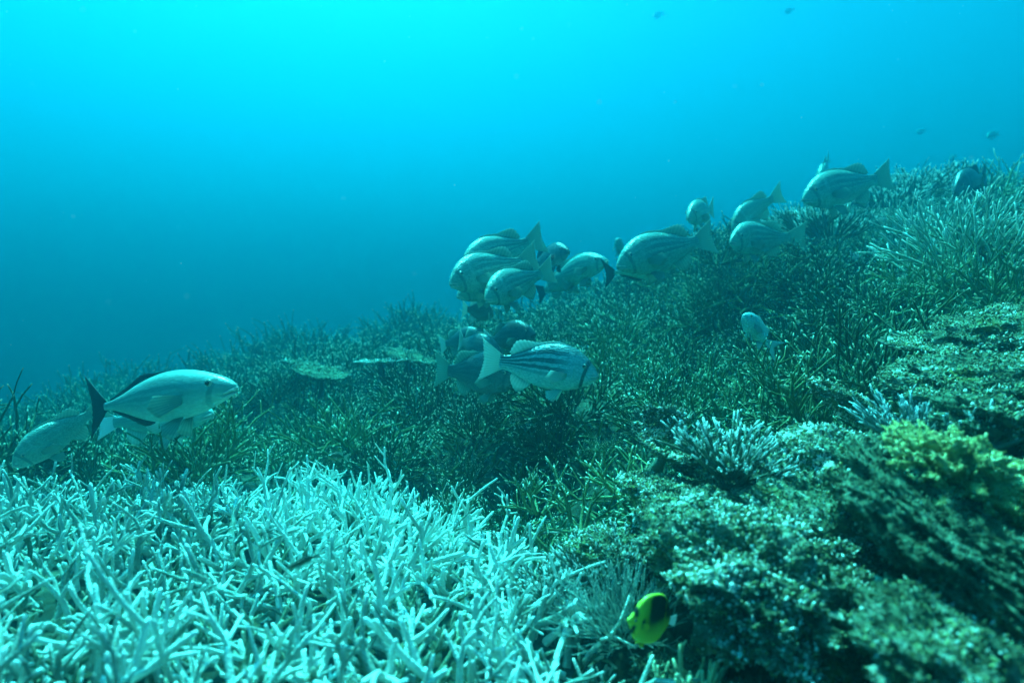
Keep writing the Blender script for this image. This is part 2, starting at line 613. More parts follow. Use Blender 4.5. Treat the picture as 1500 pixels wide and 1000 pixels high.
def mat_butterfly():
    m, n, l, b = new_mat('yellow_black_fish_skin')
    at = n.new('ShaderNodeAttribute')
    at.attribute_name = 'tone'
    r = ramp(n, [(0.0, (0.01, 0.012, 0.008)), (0.35, (0.02, 0.03, 0.008)), (0.65, (0.50, 0.47, 0.03)), (1.0, (0.82, 0.77, 0.05))])
    l.new(at.outputs['Fac'], r.inputs[0])
    l.new(r.outputs[0], b.inputs['Base Color'])
    b.inputs['Roughness'].default_value = 0.4
    return m


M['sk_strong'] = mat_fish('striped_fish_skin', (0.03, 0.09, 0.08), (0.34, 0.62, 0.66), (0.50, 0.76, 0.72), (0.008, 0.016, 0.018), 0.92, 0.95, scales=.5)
M['sk_faint'] = mat_fish('faint_striped_fish_skin', (0.36, 0.60, 0.48), (0.30, 0.52, 0.44), (0.30, 0.50, 0.44), (0.07, 0.10, 0.085), 0.6, 0.7, rough=.26, scales=.6)
M['sk_plain'] = mat_fish('grey_green_fish_skin', (0.26, 0.44, 0.36), (0.22, 0.40, 0.34), (0.28, 0.46, 0.40), (0.03, 0.04, 0.035), 0.15, 0.6)
M['sk_dark'] = mat_fish('dark_grey_fish_skin', (0.06, 0.08, 0.07), (0.12, 0.17, 0.17), (0.22, 0.27, 0.27), (0.02, 0.03, 0.03), 0.4, 0.5)
M['sk_silver'] = mat_fish('silver_fish_skin', (0.30, 0.56, 0.50), (0.24, 0.44, 0.40), (0.30, 0.52, 0.46), (0.04, 0.05, 0.05), 0.3, 0.4, scales=.22)
M['sk_blue'] = mat_fish('pale_blue_fish_skin', (0.24, 0.70, 0.74), (0.26, 0.74, 0.78), (0.34, 0.80, 0.82), (0.1, 0.2, 0.2), 0.0, 0.0)
M['sk_wrasse'] = mat_fish('green_fish_skin', (0.03, 0.045, 0.01), (0.06, 0.09, 0.02), (0.25, 0.28, 0.08), (0.02, 0.02, 0.01), 0.0, 0.0)
M['sk_butterfly'] = mat_butterfly()
M['fin_pale'] = mat_fin('pale_fin', (0.46, 0.60, 0.54), (0.80, 0.90, 0.86))
M['fin_grey'] = mat_fin('grey_fin', (0.20, 0.32, 0.28), (0.42, 0.58, 0.50))
M['fin_dark'] = mat_fin('dark_fin', (0.008, 0.010, 0.010), (0.035, 0.045, 0.045), 0.15)
M['fin_blue'] = mat_fin('blue_fin', (0.25, 0.5, 0.52), (0.4, 0.66, 0.68))
M['fin_yellow'] = mat_fin('yellow_fin', (0.70, 0.64, 0.03), (0.9, 0.85, 0.1), 0.3)
M['fin_white'] = mat_fin('white_fin', (0.7, 0.76, 0.78), (0.9, 0.95, 0.98), 0.3)
M['eye'] = mat_plain('eye_ring', (0.45, 0.45, 0.35), 0.15, 0.8)
M['pupil'] = mat_plain('pupil', (0.006, 0.006, 0.006), 0.1, 0.8)
M['lip_pale'] = mat_plain('pale_lip', (0.55, 0.62, 0.55), 0.25)
M['lip_dark'] = mat_plain('dark_lip', (0.06, 0.09, 0.08), 0.25)

SHAPE = {
    'sweetlips': dict(S=[0, .03, .08, .15, .24, .34, .46, .58, .70, .82, .92, 1], T=[.004, .042, .085, .128, .168, .188, .190, .170, .132, .088, .058, .054],
                      B=[-.030, -.055, -.080, -.105, -.130, -.146, -.150, -.142, -.116, -.078, -.050, -.046], W=[.012, .030, .050, .070, .086, .092, .088, .076, .056, .034, .018, .012], blen=.83),
    'trevally': dict(S=[0, .03, .08, .15, .24, .34, .46, .58, .70, .82, .92, 1], T=[.010, .040, .068, .096, .124, .142, .146, .128, .096, .056, .030, .024],
                     B=[-.018, -.040, -.064, -.090, -.118, -.138, -.146, -.136, -.102, -.058, -.030, -.024], W=[.012, .030, .048, .064, .078, .084, .080, .068, .048, .028, .014, .009], blen=.86),
    'damsel': dict(S=[0, .03, .08, .15, .24, .34, .46, .58, .70, .82, .92, 1], T=[.004, .05, .10, .15, .19, .215, .21, .18, .135, .085, .055, .05],
                   B=[-.02, -.055, -.09, -.13, -.165, -.185, -.19, -.17, -.13, -.08, -.05, -.045], W=[.012, .035, .055, .075, .09, .094, .088, .072, .052, .03, .016, .01], blen=.74),
    'wrasse': dict(S=[0, .03, .08, .15, .24, .34, .46, .58, .70, .82, .92, 1], T=[.004, .025, .045, .066, .082, .09, .092, .086, .074, .056, .042, .04],
                   B=[-.01, -.028, -.045, -.062, -.08, -.09, -.092, -.086, -.072, -.054, -.042, -.04], W=[.008, .02, .032, .045, .052, .055, .052, .046, .036, .024, .014, .01], blen=.85),
    'butterfly': dict(S=[0, .04, .10, .16, .24, .34, .46, .58, .70, .82, .92, 1], T=[.006, .03, .09, .19, .285, .345, .375, .385, .375, .325, .20, .07],
                      B=[-.02, -.05, -.12, -.20, -.27, -.315, -.335, -.34, -.335, -.29, -.18, -.06], W=[.012, .03, .05, .07, .085, .09, .085, .07, .052, .035, .02, .012], blen=.86),
}


def bend_fn(v, b):
    v = np.array(v, float)
    t = np.clip(0.25 - v[:, 0], 0, None)
    v[:, 1] += b * (t ** 2) * 1.6
    return v


def fin_mesh(name, base, tip, mat, bend, rows=4, rays=16, thick=0.0022, side=None, notch=0.0, curl=0.0):
    base, tip = np.asarray(base, float), np.asarray(tip, float)
    n = rays * 2 + 1

    def resample(c):
        d = np.concatenate([[0], np.cumsum(np.linalg.norm(np.diff(c, axis=0), axis=1))])
        t = np.linspace(0, d[-1], n)
        return np.stack([np.interp(t, d, c[:, k]) for k in range(3)], 1)
    A, B = resample(base), resample(tip)
    nrm = np.array([0, 1.0, 0]) if side is None else unit(np.asarray(side, float))
    g, ray, uu = [], [], []
    for r in range(rows + 1):
        t = r / rows
        row = A + (B - A) * t
        row[1::2] -= (B - A)[1::2] * notch * (t ** 3)
        row = row + nrm * curl * math.sin(t * 2.2) * np.linspace(-0.3, 1, n)[:, None]
        g.append(row)
        ray.append((np.arange(n) % 2 == 0).astype(float))
        uu.append(np.full(n, t))
    g = np.array(g)
    ray, uu = np.array(ray), np.array(uu)
    off = thick * (0.6 + 0.5 * ray) * (1.15 - 0.75 * uu)
    v = np.concatenate([(g + nrm * off[..., None]).reshape(-1, 3), (g - nrm * off[..., None]).reshape(-1, 3)])
    f = []
    K = (rows + 1) * n
    for r in range(rows):
        for c in range(n - 1):
            a = r * n + c
            f.append((a, a + 1, a + n + 1, a + n))
            f.append((K + a, K + a + n, K + a + n + 1, K + a + 1))
    for r in range(rows):
        for a in (r * n,):
            f.append((a, a + n, K + a + n, K + a))
        a = r * n + n - 1
        f.append((a, K + a, K + a + n, a + n))
    for c in range(n - 1):
        f.append((c, K + c, K + c + 1, c + 1))
        a = rows * n + c
        f.append((a, a + 1, K + a + 1, K + a))
    return mesh(name, bend_fn(v, bend), np.array(f), mat, {'ray': np.concatenate([ray.ravel()] * 2), 'u': np.concatenate([uu.ravel()] * 2)})


_fish_cache = {}


def fish_parts(shape, skin, fin, tailfin, hs, bend):
    key = (shape, skin, fin, tailfin, round(hs, 2), round(bend, 2))
    if key in _fish_cache:
        return _fish_cache[key]
    sh = SHAPE[shape]
    nr, ns = 44, 28
    s = (np.linspace(0, 1, nr) ** 1.15)
    from_s = lambda arr: np.interp(s, sh['S'], arr)

    def smooth(a):
        for _ in range(2):
            b_ = a.copy()
            b_[1:-1] = (a[:-2] + 2 * a[1:-1] + a[2:]) / 4
            a = b_
        return a
    T, B, W = smooth(from_s(sh['T'])) * hs, smooth(from_s(sh['B'])) * hs, smooth(from_s(sh['W']))
    # the gill cover stands slightly proud behind the cheek
    W = W * (1 + 0.07 * np.exp(-((s - 0.245) / 0.02) ** 2) - 0.06 * np.exp(-((s - 0.285) / 0.02) ** 2))
    X = 0.5 - sh['blen'] * s
    an = np.arange(ns) / ns * 2 * math.pi
    V, U, VV = [], [], []
    for i in range(nr):
        ca, sa = np.cos(an), np.sin(an)
        ex = 0.92
        yy = np.sign(ca) * np.abs(ca) ** ex * W[i]
        zz = np.where(sa > 0, sa * T[i], -sa * B[i])
        mid = (T[i] + B[i]) / 2 * 0
        V.append(np.stack([np.full(ns, X[i]), yy, zz + mid], 1))
        U.append(np.full(ns, s[i]))
        VV.append(sa)
    V = np.concatenate(V)
    U, VV = np.concatenate(U), np.concatenate(VV)
    f = []
    for i in range(nr - 1):
        for j in range(ns):
            a, b_ = i * ns + j, i * ns + (j + 1) % ns
            f.append((a, b_, b_ + ns, a + ns))
    faces = [tuple(q_) for q_ in f]
    faces.append(tuple(range(ns))[::-1])
    faces.append(tuple(range((nr - 1) * ns, nr * ns)))
    attrs = {'u': U, 'v': VV}
    if shape == 'butterfly':
        z = V[:, 2]
        tone = np.ones(len(V))
        back = 1 / (1 + np.exp(-((U - 0.40 + 0.10 * np.clip(-z, 0, 1)) / 0.045)))
        back *= 1 / (1 + np.exp(-((z + 0.06 - 0.25 * (U - 0.5)) / 0.07)))
        back *= 1 / (1 + np.exp(-((0.93 - np.abs(VV)) / 0.02)))
        tone -= back * 0.97
        tone += 0.8 * np.exp(-((U - 0.86 + 0.18 * z) / 0.012) ** 2) * back
        tone -= 1.0 * np.exp(-((U - 0.135 + 0.10 * (z - 0.02) ** 2) / 0.03) ** 2) * (np.abs(z) > 0.07)
        tone -= 0.9 * np.exp(-(((U - 0.30) / 0.035) ** 2 + ((z + 0.02) / 0.06) ** 2))
        attrs['tone'] = np.clip(tone, 0, 1)
    out = []
    out.append(('body', mesh('body', bend_fn(V, bend), faces, M[skin], attrs), None))
    top = lambda q_: float(np.interp(q_, s, T))
    bot = lambda q_: float(np.interp(q_, s, B))
    wid = lambda q_: float(np.interp(q_, s, W))
    x = lambda q_: 0.5 - sh['blen'] * q_
    # tail fin
    xb = x(1.0)
    if shape == 'trevally':
        base = [(xb + .02, 0, -.024 * hs), (xb + .02, 0, .024 * hs)]
        tipc = [(-.51, 0, -.17), (-.49, 0, -.11), (-.475, 0, -.05), (-.47, 0, 0), (-.475, 0, .05), (-.495, 0, .12), (-.52, 0, .19)]
    elif shape in ('butterfly', 'wrasse'):
        hh = .10 if shape == 'butterfly' else .07
        base = [(xb + .02, 0, -.05 * hs), (xb + .02, 0, .05 * hs)]
        tipc = [(-.5, 0, -hh), (-.515, 0, 0), (-.5, 0, hh)]
    elif shape == 'damsel':
        base = [(xb + .03, 0, -.045 * hs), (xb + .03, 0, .05 * hs)]
        tipc = [(-.52, 0, -.20), (-.44, 0, -.09), (-.38, 0, 0), (-.44, 0, .10), (-.54, 0, .22)]
    else:
        base = [(xb + .025, 0, -.046 * hs), (xb + .025, 0, .054 * hs)]
        tipc = [(-.50, 0, -.155 * hs), (-.475, 0, -.07), (-.465, 0, .0), (-.475, 0, .08), (-.495, 0, .165 * hs)]
    out.append(('tail_fin', fin_mesh('tail_fin', base, tipc, M[tailfin], bend, 5, 13, notch=0.04), None))
    # dorsal fin
    if shape != 'butterfly':
        q0, q1 = (.30, .88) if shape != 'trevally' else (.42, .93)
        qs = np.linspace(q0, q1, 14)
        hgt = {'sweetlips': [.0, .010, .014, .015, .015, .015, .016, .024, .05, .072, .082, .07, .045, .02], 'trevally': [0, .006, .010, .016, .028, .034, .030, .024, .02, .018, .016, .014, .012, .01],
               'damsel': [.0, .04, .06, .07, .07, .07, .075, .08, .09, .11, .12, .10, .06, .02], 'wrasse': [.0, .02, .03, .035] + [.035] * 8 + [.03, .01]}[shape]
        base = [(x(a), 0, top(a) - .012) for a in qs]
        tipc = [(x(a) - .9 * h_ - .012, 0, top(a) + h_ * .9) for a, h_ in zip(qs, hgt)]
        dmat = 'fin_dark' if shape == 'trevally' else fin
        out.append(('dorsal_fin', fin_mesh('dorsal_fin', base, tipc, M[dmat], bend, 3, 16, notch=0.10), None))
        q0, q1 = (.66, .86) if shape != 'trevally' else (.58, .92)
        qs = np.linspace(q0, q1, 8)
        hh = {'sweetlips': [.02, .10, .12, .115, .10, .085, .065, .03], 'trevally': [.01, .034, .032, .026, .022, .02, .016, .01], 'damsel': [.02, .10, .13, .14, .13, .10, .07, .03],
              'wrasse': [.01, .03, .035, .035, .035, .035, .03, .01]}[shape]
        base = [(x(a), 0, bot(a) + .012) for a in qs]
        tipc = [(x(a) - .6 * h_, 0, bot(a) - h_ * .85) for a, h_ in zip(qs, hh)]
        out.append(('anal_fin', fin_mesh('anal_fin', base, tipc, M[dmat], bend, 3, 8, notch=0.05), None))
    for sg in (-1, 1):
        zb, yb = bot(.36), wid(.36) * .35 * sg
        base = [(x(.34), yb, zb + .012), (x(.40), yb, zb + .008)]
        k = .6 if shape in ('wrasse', 'butterfly') else 1
        tipc = [(x(.34) - .05 * k, yb + .035 * sg, zb - .10 * k), (x(.40) - .07 * k, yb + .03 * sg, zb - .075 * k), (x(.44) - .05 * k, yb + .01 * sg, zb - .02 * k)]
        out.append(('pelvic_fin', fin_mesh('pelvic_fin', base, tipc, M['fin_dark' if shape == 'trevally' and False else fin], bend, 3, 6, side=(0.3, 1, 0.2 * sg), notch=.05), None))
        zc = -.035 * hs
        yb = wid(.30) * .97 * sg
        base = [(x(.29), yb, zc + .022), (x(.30), yb, zc - .022)]
        tipc = [(x(.29) - .13 * k, yb + .05 * sg, zc + .035), (x(.3) - .16 * k, yb + .06 * sg, zc - .025), (x(.30) - .10 * k, yb + .045 * sg, zc - .075)]
        out.append(('pectoral_fin', fin_mesh('pectoral_fin', base, tipc, M[fin], bend, 3, 7, side=(0.35, 1 * sg, 0.1), notch=.04), None))
        # eye with a pupil
        qe = .135 if shape != 'butterfly' else .135
        re = .021 if shape in ('sweetlips', 'trevally') else .026
        ze = top(qe) * (.42 if shape != 'butterfly' else .1)
        ye = wid(qe) * math.sqrt(max(0.05, 1 - (ze / max(top(qe), 1e-3)) ** 2)) * sg

        def ball(r_, fl, dy):
            vv, ff = [], []
            a_, b_ = 8, 12
            for i in range(a_ + 1):
                for j in range(b_):
                    th, ph = math.pi * i / a_, 2 * math.pi * j / b_
                    vv.append((x(qe) + r_ * math.sin(th) * math.cos(ph), ye + sg * dy + r_ * fl * math.cos(th), ze + r_ * math.sin(th) * math.sin(ph)))
            for i in range(a_):
                for j in range(b_):
                    a2, b2 = i * b_ + j, i * b_ + (j + 1) % b_
                    ff.append((a2, b2, b2 + b_, a2 + b_))
            return np.array(vv), np.array(ff)
        v1, f1 = ball(re, .5, -.002)
        v2, f2 = ball(re * .58, .45, .0065)
        out.append(('eye', mesh('eye', v1, f1, M['eye']), [('pupil', mesh('pupil', v2, f2, M['pupil']))]))
    if shape in ('sweetlips', 'trevally'):
        for nm, zz, dx, mt in (('upper_lip', -.006, .004, 'lip_pale'), ('lower_lip', -.030, -.006, 'lip_pale')):
            Tb = Tubes(6)
            pts = []
            for a in np.linspace(-1, 1, 11):
                q_ = .005 + .055 * abs(a) ** 1.6
                pts.append((x(q_) + dx, wid(q_) * 1.02 * np.sign(a) * min(1, abs(a) * 2.2), zz * hs - .022 * abs(a)))
            Tb.add(pts, [.004 + .0045 * math.cos(a * 1.4) for a in np.linspace(-1, 1, 11)], [0] * 11)
            out.append((nm, Tb.mesh(nm, M[mt if skin != 'sk_dark' else 'lip_dark']), None))
    _fish_cache[key] = out
    return out


LANDMARKS = []


def fish(name, nose, tail, label, shape='sweetlips', skin='sk_faint', fin='fin_grey', tailfin=None, hs=1.0, bend=0.0, roll=0.0, cat='fish', group=None, words=None):
    a, b_ = P(*nose), P(*tail)
    L = (a - b_).length
    fx = (a - b_).normalized()
    up = Vector((0, 0, 1))
    fy = up.cross(fx).normalized()
    fz = fx.cross(fy)
    m = Matrix((fx, fy, fz)).transposed().to_4x4() @ Matrix.Rotation(R(roll), 4, 'X')
    root = bpy.data.objects.new(name, None)
    root.empty_display_size = 0.1
    link(root)
    root.matrix_world = Matrix.Translation((a + b_) / 2) @ m @ Matrix.Scale(L, 4)
    tag(root, label, cat, group)
    for nm, me, subs in fish_parts(shape, skin, fin, tailfin or fin, hs, bend):
        o = obj(nm, me, root)
        for sn, sm in (subs or []):
            obj(sn, sm, o)
    if words:
        LANDMARKS.append(((nose[0] + tail[0]) / 2, (nose[1] + tail[1]) / 2, words))
    return root


SCH = 'striped reef fish schooling over the coral slope'
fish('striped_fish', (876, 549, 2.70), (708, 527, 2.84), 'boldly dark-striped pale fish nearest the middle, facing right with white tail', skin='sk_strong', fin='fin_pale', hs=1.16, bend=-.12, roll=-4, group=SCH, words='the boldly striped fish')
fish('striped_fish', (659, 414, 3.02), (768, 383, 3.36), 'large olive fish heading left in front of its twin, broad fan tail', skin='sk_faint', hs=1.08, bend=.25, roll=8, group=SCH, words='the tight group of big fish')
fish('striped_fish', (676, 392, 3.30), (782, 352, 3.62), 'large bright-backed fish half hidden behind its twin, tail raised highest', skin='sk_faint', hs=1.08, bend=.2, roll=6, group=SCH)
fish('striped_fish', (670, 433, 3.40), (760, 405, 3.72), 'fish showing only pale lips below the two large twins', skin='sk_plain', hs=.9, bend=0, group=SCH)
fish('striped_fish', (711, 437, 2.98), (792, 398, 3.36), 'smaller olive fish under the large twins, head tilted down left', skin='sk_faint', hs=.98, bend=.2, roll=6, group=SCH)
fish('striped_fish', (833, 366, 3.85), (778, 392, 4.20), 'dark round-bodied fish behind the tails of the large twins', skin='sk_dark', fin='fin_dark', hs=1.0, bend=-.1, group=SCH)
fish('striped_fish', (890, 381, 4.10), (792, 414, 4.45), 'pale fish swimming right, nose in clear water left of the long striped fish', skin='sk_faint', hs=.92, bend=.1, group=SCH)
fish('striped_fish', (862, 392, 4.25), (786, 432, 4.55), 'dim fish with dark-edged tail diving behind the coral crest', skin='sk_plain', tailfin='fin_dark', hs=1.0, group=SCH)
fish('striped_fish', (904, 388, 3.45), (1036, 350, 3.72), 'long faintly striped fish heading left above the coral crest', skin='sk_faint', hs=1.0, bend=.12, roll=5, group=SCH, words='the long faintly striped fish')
fish('silver_fish', (992, 384, 3.78), (884, 402, 3.62), 'fish with sharp black forked tail behind the long striped fish', shape='trevally', skin='sk_silver', fin='fin_grey', tailfin='fin_dark', hs=.95)
fish('striped_fish', (904, 350, 6.2), (913, 384, 6.6), 'faint small fish in the haze above the crest, nose up', skin='sk_plain', hs=.8, group=SCH)
fish('striped_fish', (1008, 318, 4.15), (1046, 305, 4.55), 'small rounded fish seen head on above the dark coral knob', skin='sk_faint', hs=.95, group=SCH)
fish('striped_fish', (1073, 338, 4.3), (1130, 284, 4.55), 'grey fish climbing with tail up, above the fish on the coral knob', skin='sk_plain', hs=1.0, bend=.2, group=SCH)
fish('striped_fish', (1070, 353, 3.9), (1145, 350, 4.25), 'plump pale fish facing left, low behind the dark coral knob', skin='sk_faint', hs=1.05, bend=.35, group=SCH, words='the plump crest fish')
fish('striped_fish', (1176, 291, 4.0), (1297, 260, 4.22), 'striped fish heading left along the pale ridge top at right', skin='sk_faint', hs=.98, bend=.1, roll=4, group=SCH, words='the striped fish on the ridge')
fish('striped_fish', (1200, 268, 6.0), (1215, 229, 6.3), 'hazy fish standing tail up above the ridge', skin='sk_plain', hs=.85, group=SCH)
fish('striped_fish', (1398, 282, 4.3), (1446, 258, 4.62), 'dark blurred fish seen head on over the right ridge', skin='sk_dark', fin='fin_dark', hs=1.1, group=SCH)
fish('striped_fish', (722, 460, 3.95), (676, 452, 3.65), 'fish turned away below the large twins, pale tail towards us', skin='sk_dark', fin='fin_pale', hs=1.0, group=SCH)
fish('striped_fish', (712, 492, 3.75), (638, 507, 3.95), 'dark fish at the left of the low cluster, small bright tail', skin='sk_dark', fin='fin_grey', tailfin='fin_pale', hs=1.05, bend=.1, group=SCH)
fish('striped_fish', (784, 489, 3.35), (704, 502, 3.6), 'dark fish directly behind the boldly striped one, pale tail fan', skin='sk_dark', fin='fin_grey', tailfin='fin_pale', hs=1.2, bend=.1, group=SCH)
fish('striped_fish', (757, 556, 3.02), (644, 540, 3.3), 'dim striped fish low behind the white tail of the bold one', skin='sk_dark', fin='fin_grey', hs=1.25, bend=-.1, group=SCH)
fish('striped_fish', (735, 520, 3.2), (655, 498, 3.5), 'dim fish with tall pale-rimmed tail in the middle of the low cluster', skin='sk_dark', fin='fin_grey', hs=1.0, bend=.2, group=SCH)
fish('silver_fish', (347, 566, 2.22), (108, 601, 2.40), 'large plain silver fish at left with black crescent tail', shape='trevally', skin='sk_silver', fin='fin_grey', tailfin='fin_dark', hs=.86, bend=.10, roll=-5, words='the large silver fish')
fish('silver_fish', (312, 604, 2.75), (140, 622, 2.95), 'pale fish swimming just beneath and behind the large silver fish', shape='sweetlips', skin='sk_silver', fin='fin_pale', tailfin='fin_white', hs=.72, bend=0, roll=-4)
fish('silver_fish', (18, 682, 2.35), (150, 592, 2.60), 'blurred grey-blue fish nosing down at the left edge', shape='sweetlips', skin='sk_plain', fin='fin_grey', hs=1.0, bend=.1, words='the left edge fish')
fish('damselfish', (1089, 461, 2.35), (1130, 516, 2.48), 'small plain turquoise fish hovering over the brown staghorn, nose up left', shape='damsel', skin='sk_blue', fin='fin_blue', hs=.85, bend=.15, words='the small turquoise fish')
fish('butterflyfish', (919, 907, 1.30), (990, 908, 1.36), 'disc-shaped yellow fish with black back beside the boulder', shape='butterfly', skin='sk_butterfly', fin='fin_yellow', tailfin='fin_white', hs=1.12, bend=0, roll=-3, words='the yellow and black fish')
fish('wrasse', (419, 832, 1.22), (468, 812, 1.26), 'slim dark green fish among the pale staghorn branches', shape='wrasse', skin='sk_wrasse', fin='fin_grey', hs=1.15)
fish('wrasse', (480, 668, 2.05), (512, 670, 2.1), 'small dark green fish at the far edge of the pale staghorn', shape='damsel', skin='sk_wrasse', fin='fin_grey', hs=.8)
for (px, py, d_, dx, dy, lab) in [(1455, 198, 6.0, 20, 4, 'tiny pale fish high over the right ridge'), (1350, 193, 7.0, 14, 3, 'tiny faint fish left of the one high over the ridge'),
                                  (1396, 231, 6.0, 12, 5, 'tiny pale fish just above the ridge top'), (965, 22, 6.5, 18, 4, 'tiny faint fish in open water near the top edge'),
                                  (1157, 16, 6.8, 16, 3, 'tiny faint fish near the top edge at right')]:
    d_ *= 1.6
    fish('small_fish', (px - dx / 2, py + dy / 2, d_), (px + dx / 2, py - dy / 2, d_ + .05), lab, shape='damsel', skin='sk_blue', fin='fin_blue', hs=.9, group='tiny fish in the open water')
LANDMARKS += [(1080, 625, 'the white-tipped bushy coral'), (1400, 690, 'the yellow lumpy coral'), (1040, 355, 'the dark crest knob'), (500, 690, 'the far edge of the pale staghorn'),
              (560, 528, 'the thin white plate rim'), (440, 490, 'the hazy coral hump'), (1230, 380, 'the sunlit pale coral patch'), (800, 800, 'the dark hole beside the pale staghorn')]

# ------------------------------------------------------------------ pale staghorn thicket in front
protos_w = []
for k in range(22):
    T = Tubes(7)
    ln = rng.uniform(.11, .23)
    grow(T, (0, 0, 0), rand_dir((rng.uniform(-.3, .3), 0, 1), .12), ln, rng.uniform(.0090, .0115), .0048, 6, int(rng.integers(2, 5)), int(rng.integers(1, 3)), rng.uniform(.07, .12), .14, .01, .9, .007)
    protos_w.append(T)
proto_me = [T.mesh('branch', M['white_coral']) for T in protos_w]
proto_v = [np.vstack(T.v) for T in protos_w]
proto_f = [np.array(T.f) for T in protos_w]
proto_t = [np.concatenate(T.t) for T in protos_w]

CEN = [(90, 960, 1.05, 'at the bottom left corner'), (60, 800, 1.45, 'at the left edge, blurred'), (330, 940, 1.1, 'low in front, left of centre'), (270, 770, 1.7, 'below the large silver fish'),
       (520, 900, 1.22, 'around the slim dark green fish'), (500, 740, 1.9, 'at the far tip of the pale field'), (680, 800, 1.6, 'on the right shoulder of the pale field'),
       (720, 930, 1.2, 'at the bottom, right of centre'), (860, 930, 1.25, 'left of the yellow and black fish'), (400, 840, 1.4, 'in the middle of the pale field')]
cw = np.array([[P(a, b_, d_).x, P(a, b_, d_).y] for a, b_, d_, _ in CEN])
xs, ys, zs = scatter(-2.4, .75, .55, 2.75, .064)
px, py, dd = project(xs, ys, zs + .12)
keep = inside(WHITE, px, py) & (px > -220) & (py < 1090) & (dd > .7)
xs, ys, zs, px, py, dd = xs[keep], ys[keep], zs[keep], px[keep], py[keep], dd[keep]
own = np.argmin(np.hypot(xs[:, None] - cw[:, 0], ys[:, None] - cw[:, 1]), 1)


def stem_matrix(x, y, z, c, lean, s_):
    out = np.array([x - c[0], y - c[1]])
    d = unit(np.array([out[0] * 1.3, out[1] * 1.3, .5]) + rng.normal(0, lean, 3))
    d[2] = abs(d[2]) * .85 + .08
    qv = Vector(d).to_track_quat('Z', 'Y').to_matrix().to_4x4()
    return Matrix.Translation((x, y, z)) @ qv @ Matrix.Rotation(rng.uniform(0, 6.28), 4, 'Z') @ Matrix.Scale(s_, 4)


for c in range(len(CEN)):
    idx = np.where(own == c)[0]
    if not len(idx):
        continue
    zc = float(ground(cw[c, 0], cw[c, 1])[0])
    root = bpy.data.objects.new('pale_staghorn_coral', None)
    link(root)
    root.location = (cw[c, 0], cw[c, 1], zc)
    tag(root, 'pale bleached staghorn coral colony ' + CEN[c][3], 'coral', 'pale staghorn colonies in front')
    inv = Matrix.Translation(-root.location)
    vis = idx[(px[idx] > -20) & (py[idx] < 1020)]
    pick = set(rng.permutation(vis)[:36].tolist())
    bv, bf, bt, nn = [], [], [], 0
    for i in idx:
        k = int(rng.integers(len(proto_me)))
        m = inv @ stem_matrix(xs[i], ys[i], zs[i] - .03 + rng.uniform(-.01, .03), cw[c], .66, rng.uniform(.75, 1.2))
        if i in pick:
            o = bpy.data.objects.new('branch', proto_me[k])
            link(o, root)
            o.matrix_local = m
        else:
            A = np.array(m)
            bv.append(proto_v[k] @ A[:3, :3].T + A[:3, 3])
            bf.append(proto_f[k] + nn)
            bt.append(proto_t[k])
            nn += len(proto_v[k])
    if bv:
        o = obj('branches', mesh('branches', np.vstack(bv), np.vstack(bf), M['white_coral'], {'tip': np.concatenate(bt)}), root)
        o['kind'] = 'stuff'
    # shorter growth between the stems, coloured dark to paint shade in the gaps
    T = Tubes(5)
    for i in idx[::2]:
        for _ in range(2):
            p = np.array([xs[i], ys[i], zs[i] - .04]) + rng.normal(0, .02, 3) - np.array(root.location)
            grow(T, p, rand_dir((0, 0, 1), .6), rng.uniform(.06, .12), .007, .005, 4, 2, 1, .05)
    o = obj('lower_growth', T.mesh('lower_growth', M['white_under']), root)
    o['kind'] = 'stuff'

# ------------------------------------------------------------------ brown staghorn thicket on the slope
KN = dict(
    coarse=[colony('coarse_staghorn', M['dark_coral'], 24, .32, .30, .0092, 4, 2, .14, 5, 5, 1.0, .13, .0, angle=.8, dome=True) for _ in range(7)],
    tan=[colony('tan_staghorn', M['tan_coral'], 22, .32, .29, .0092, 4, 2, .13, 5, 5, 1.0, .13, .0, angle=.8, dome=True) for _ in range(3)],
    fine=[colony('fine_staghorn', M['fine_coral'], 48, .28, .27, .0052, 4, 1, .10, 4, 4, 1.0, .10, .04, angle=.65, dome=True) for _ in range(6)],
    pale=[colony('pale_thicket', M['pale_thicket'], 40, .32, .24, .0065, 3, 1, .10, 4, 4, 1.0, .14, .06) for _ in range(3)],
    far=[colony('far_staghorn', M['fine_coral'], 19, .34, .28, .0078, 2, 1, .13, 3, 3, .9, .14, .06) for _ in range(4)],
    low=[colony('hazy_staghorn', M['fine_coral'], 46, .32, .26, .0060, 3, 1, .10, 3, 3, .8, .14, .06) for _ in range(4)],
)


def label_for(kind, x_, y_, d_, used):
    best = min(LANDMARKS, key=lambda q_: (q_[0] - x_) ** 2 + 1.6 * (q_[1] - y_) ** 2)
    dx, dy = x_ - best[0], y_ - best[1]
    hv = 'right' if dx > 0 else 'left'
    vv = 'below' if dy > 0 else 'above'
    far_ = math.hypot(dx, dy)
    pos = (hv + ' of' if abs(dx) > 2 * abs(dy) else vv if abs(dy) > 2 * abs(dx) else vv + ' and ' + hv + ' of')
    pos = ('just ' if far_ < 60 else 'well ' if far_ > 150 else '') + pos
    if far_ < 25:
        pos = 'right at'
    return '%s staghorn %s %s' % (kind, pos.replace(' and ', ' '), best[2].replace('the tight group of', 'the').replace('the far edge of the pale staghorn', 'the pale field edge'))


xs, ys, zs = scatter(-7.5, 7.0, .6, 11.0, .33)
zs = zs + np.array([mound(a, b_) + .05 * fbm((a * 2.3, b_ * 2.3, 5.5), 2) for a, b_ in zip(xs, ys)])
px, py, dd = project(xs, ys, zs + .15)
keep = (px > -260) & (px < 2000) & ~inside(WHITE, px, py) & ~(inside(ROCKY, px, py) & (px < 1650)) & ((dd > 1.7) | (px > 1750))
